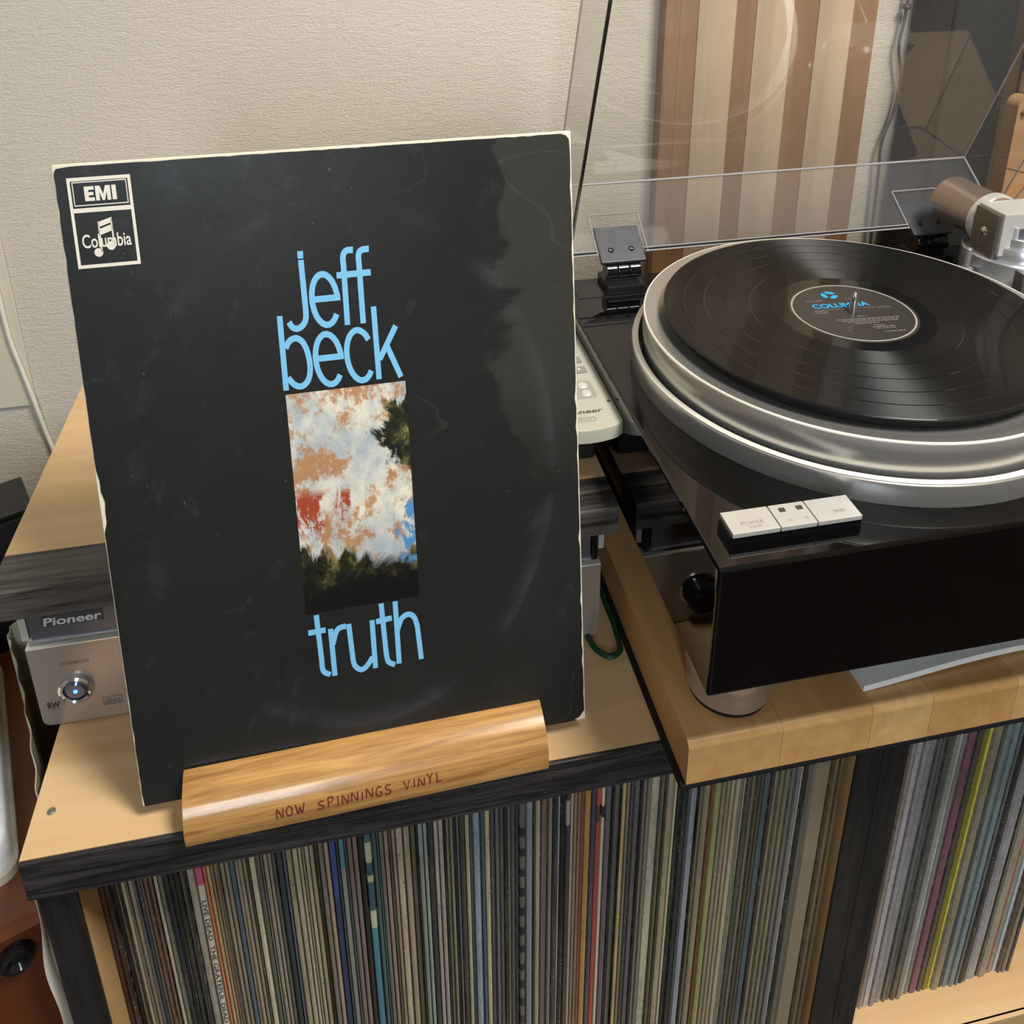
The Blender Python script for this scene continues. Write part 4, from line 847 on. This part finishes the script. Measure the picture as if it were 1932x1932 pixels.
pk = thing('cardboard_pack', 'cream and blue pack at the far right edge', 'pack', (1.06, .40, .3670))
obj('carton', box(.9945, 1.10, .390, .410, .3670, .3915, .001), mat('cream_carton', 'd8b890', .6), pk)
obj('sleeve', box(.9925, 1.10, .389, .411, .3917, .4600, .001), mat('blue_carton', '2c4490', .5), pk)

# wall details at the left
tag(obj('smooth_plate', box(-.62, -.1135, YW - .004, YW - .0003, .0465, .34, .0012), PLASTER, loc=(-.35, YW, .19)), 'smooth beige plate on the wall at far left', 'plate')
wc = [(-.1282, YW - .0045, .30), (-.1262, YW - .0065, .20), (-.1250, YW - .0065, .135), (-.1195, YW - .0065, .0925), (-.1140, YW - .0065, .050), (-.1105, YW - .0035, .009), (-.1062, YW - .0035, -.020), (-.099, YW - .0035, -.09)]
tag(obj('wall_cord', tube(smooth_pts(wc, 5), .0024, 8), mat('white_cord', 'e6e2d4', .4), loc=(-.11, YW, 0)), 'white cord running down the wall at far left', 'cord')

# ------------------------------------------------------------------ left of the shelf
CZ = -.09; CA = math.radians(19.9); cx_, cy_ = -.0033, .0364
CM = Matrix.Translation((cx_, cy_, 0)) @ Matrix.Rotation(CA, 4, 'Z')        # local: x to the right along the front, y back
def cab(bm): return xf(bm, CM)
cb = thing('orange_cabinet', 'orange-brown wooden cabinet with black knob left of the shelf', 'cabinet', (cx_, cy_, -.62), CA)
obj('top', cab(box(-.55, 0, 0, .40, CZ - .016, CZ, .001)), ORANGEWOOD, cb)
obj('body', cab(box(-.548, -.002, .006, .395, -.62, CZ - .0162)), ORANGESHADE, cb)
dr = obj('drawer_front', cab(box(-.546, -.003, .0005, .0058, -.52, CZ - .0164, .0008)), ORANGESHADE, cb)
obj('knob', cab(xf(lathe([(0, .006), (.0035, .0055), (.0075, .009), (.0105, .0085), (.0115, .005), (.0115, 0), (0, 0)], 28), Matrix.Translation((-.0290, .0005, CZ - .0330)) @ Matrix.Rotation(PI / 2, 4, 'X'))), BLACKG, dr)
wd = thing('white_appliance', 'white rounded appliance with beige base on the orange cabinet', 'appliance', (-.16, .13, CZ), CA)
obj('base', cab(prism_z([(p, q_) for p, q_ in rrect(-.30, -.0175, .030, .250, .014, 5)], CZ, CZ + .008)), BEIGEPL, wd)
wb = cab(prism_z([(p, q_) for p, q_ in rrect(-.30, -.0205, .0330, .248, .016, 5)], CZ + .0082, CZ + .046)); wb.normal_update()
bmesh.ops.bevel(wb, geom=[e for e in wb.edges if all(v.co.z > CZ + .045 for v in e.verts)], offset=.016, segments=5, profile=.5, affect='EDGES', clamp_overlap=True)
obj('shell', wb, WHITEPL, wd, ang=50)
# black box behind, white paper bag and grey sheet in the gap
bb = thing('black_case', 'black equipment case on the orange cabinet behind the board', 'case', (-.20, .30, CZ), CA)
obj('case', xf(box(-.40, .030, .0, .055, CZ + .0002, .05, .003), Matrix.Translation((-.0905, .2880, 0)) @ Matrix.Rotation(math.radians(26), 4, 'Z')), BLACKP, bb)
obj('lid', xf(box(-.401, .031, -.001, .056, .0503, .0560, .002), Matrix.Translation((-.0905, .2880, 0)) @ Matrix.Rotation(math.radians(26), 4, 'Z')), BLACKG, bb)
def wavy(fn, nu, nv, th):
    bm = BM(); A = [[bm.verts.new(fn(i / nu, j / nv)) for j in range(nv + 1)] for i in range(nu + 1)]
    for i in range(nu):
        for j in range(nv): bm.faces.new((A[i][j], A[i + 1][j], A[i + 1][j + 1], A[i][j + 1]))
    bmesh.ops.recalc_face_normals(bm, faces=bm.faces[:]); bmesh.ops.solidify(bm, geom=bm.faces[:], thickness=th); return bm
def bag(u, v):
    z = -.60 + .552 * v; y = .014 + .012 * u
    x = -.0012 - .0105 * (1 - u) * (1 - .75 * v ** 3) * (1 + .40 * math.sin(30 * v + 1.0) * v) + .0008 * math.sin(9 * u + 14 * v)
    return (x, y, z)
tag(obj('paper_bag', wavy(bag, 8, 60, .0006), mat('white_bag_paper', 'cfc8ba', .7), loc=(-.006, .02, -.60)), 'crumpled white paper bag hanging between shelf and cabinet', 'bag')
SHP = smooth_pts([(-.002, .050, -.004), (-.017, .092, .000), (-.035, .137, .005), (-.050, .170, .018), (-.0525, .178, .029), (-.044, .1855, .034), (-.022, .190, .034)], 10)
def sheet(u, v):
    p = SHP[min(len(SHP) - 1, int(round(u * (len(SHP) - 1))))]
    k = .0018 * math.sin(55 * u + 2.5 * v) * (1 - .5 * v)
    return (p.x + k * .9, p.y + k * .4, -.30 + (p.z + .30) * v)
tag(obj('plastic_sheet', wavy(sheet, 60, 20, .0008), mat('grey_green_plastic', 'a8a48e', .35), loc=(-.02, .15, -.30)), 'wrinkled grey-green plastic sheet hanging left of the stereo units', 'sheet')
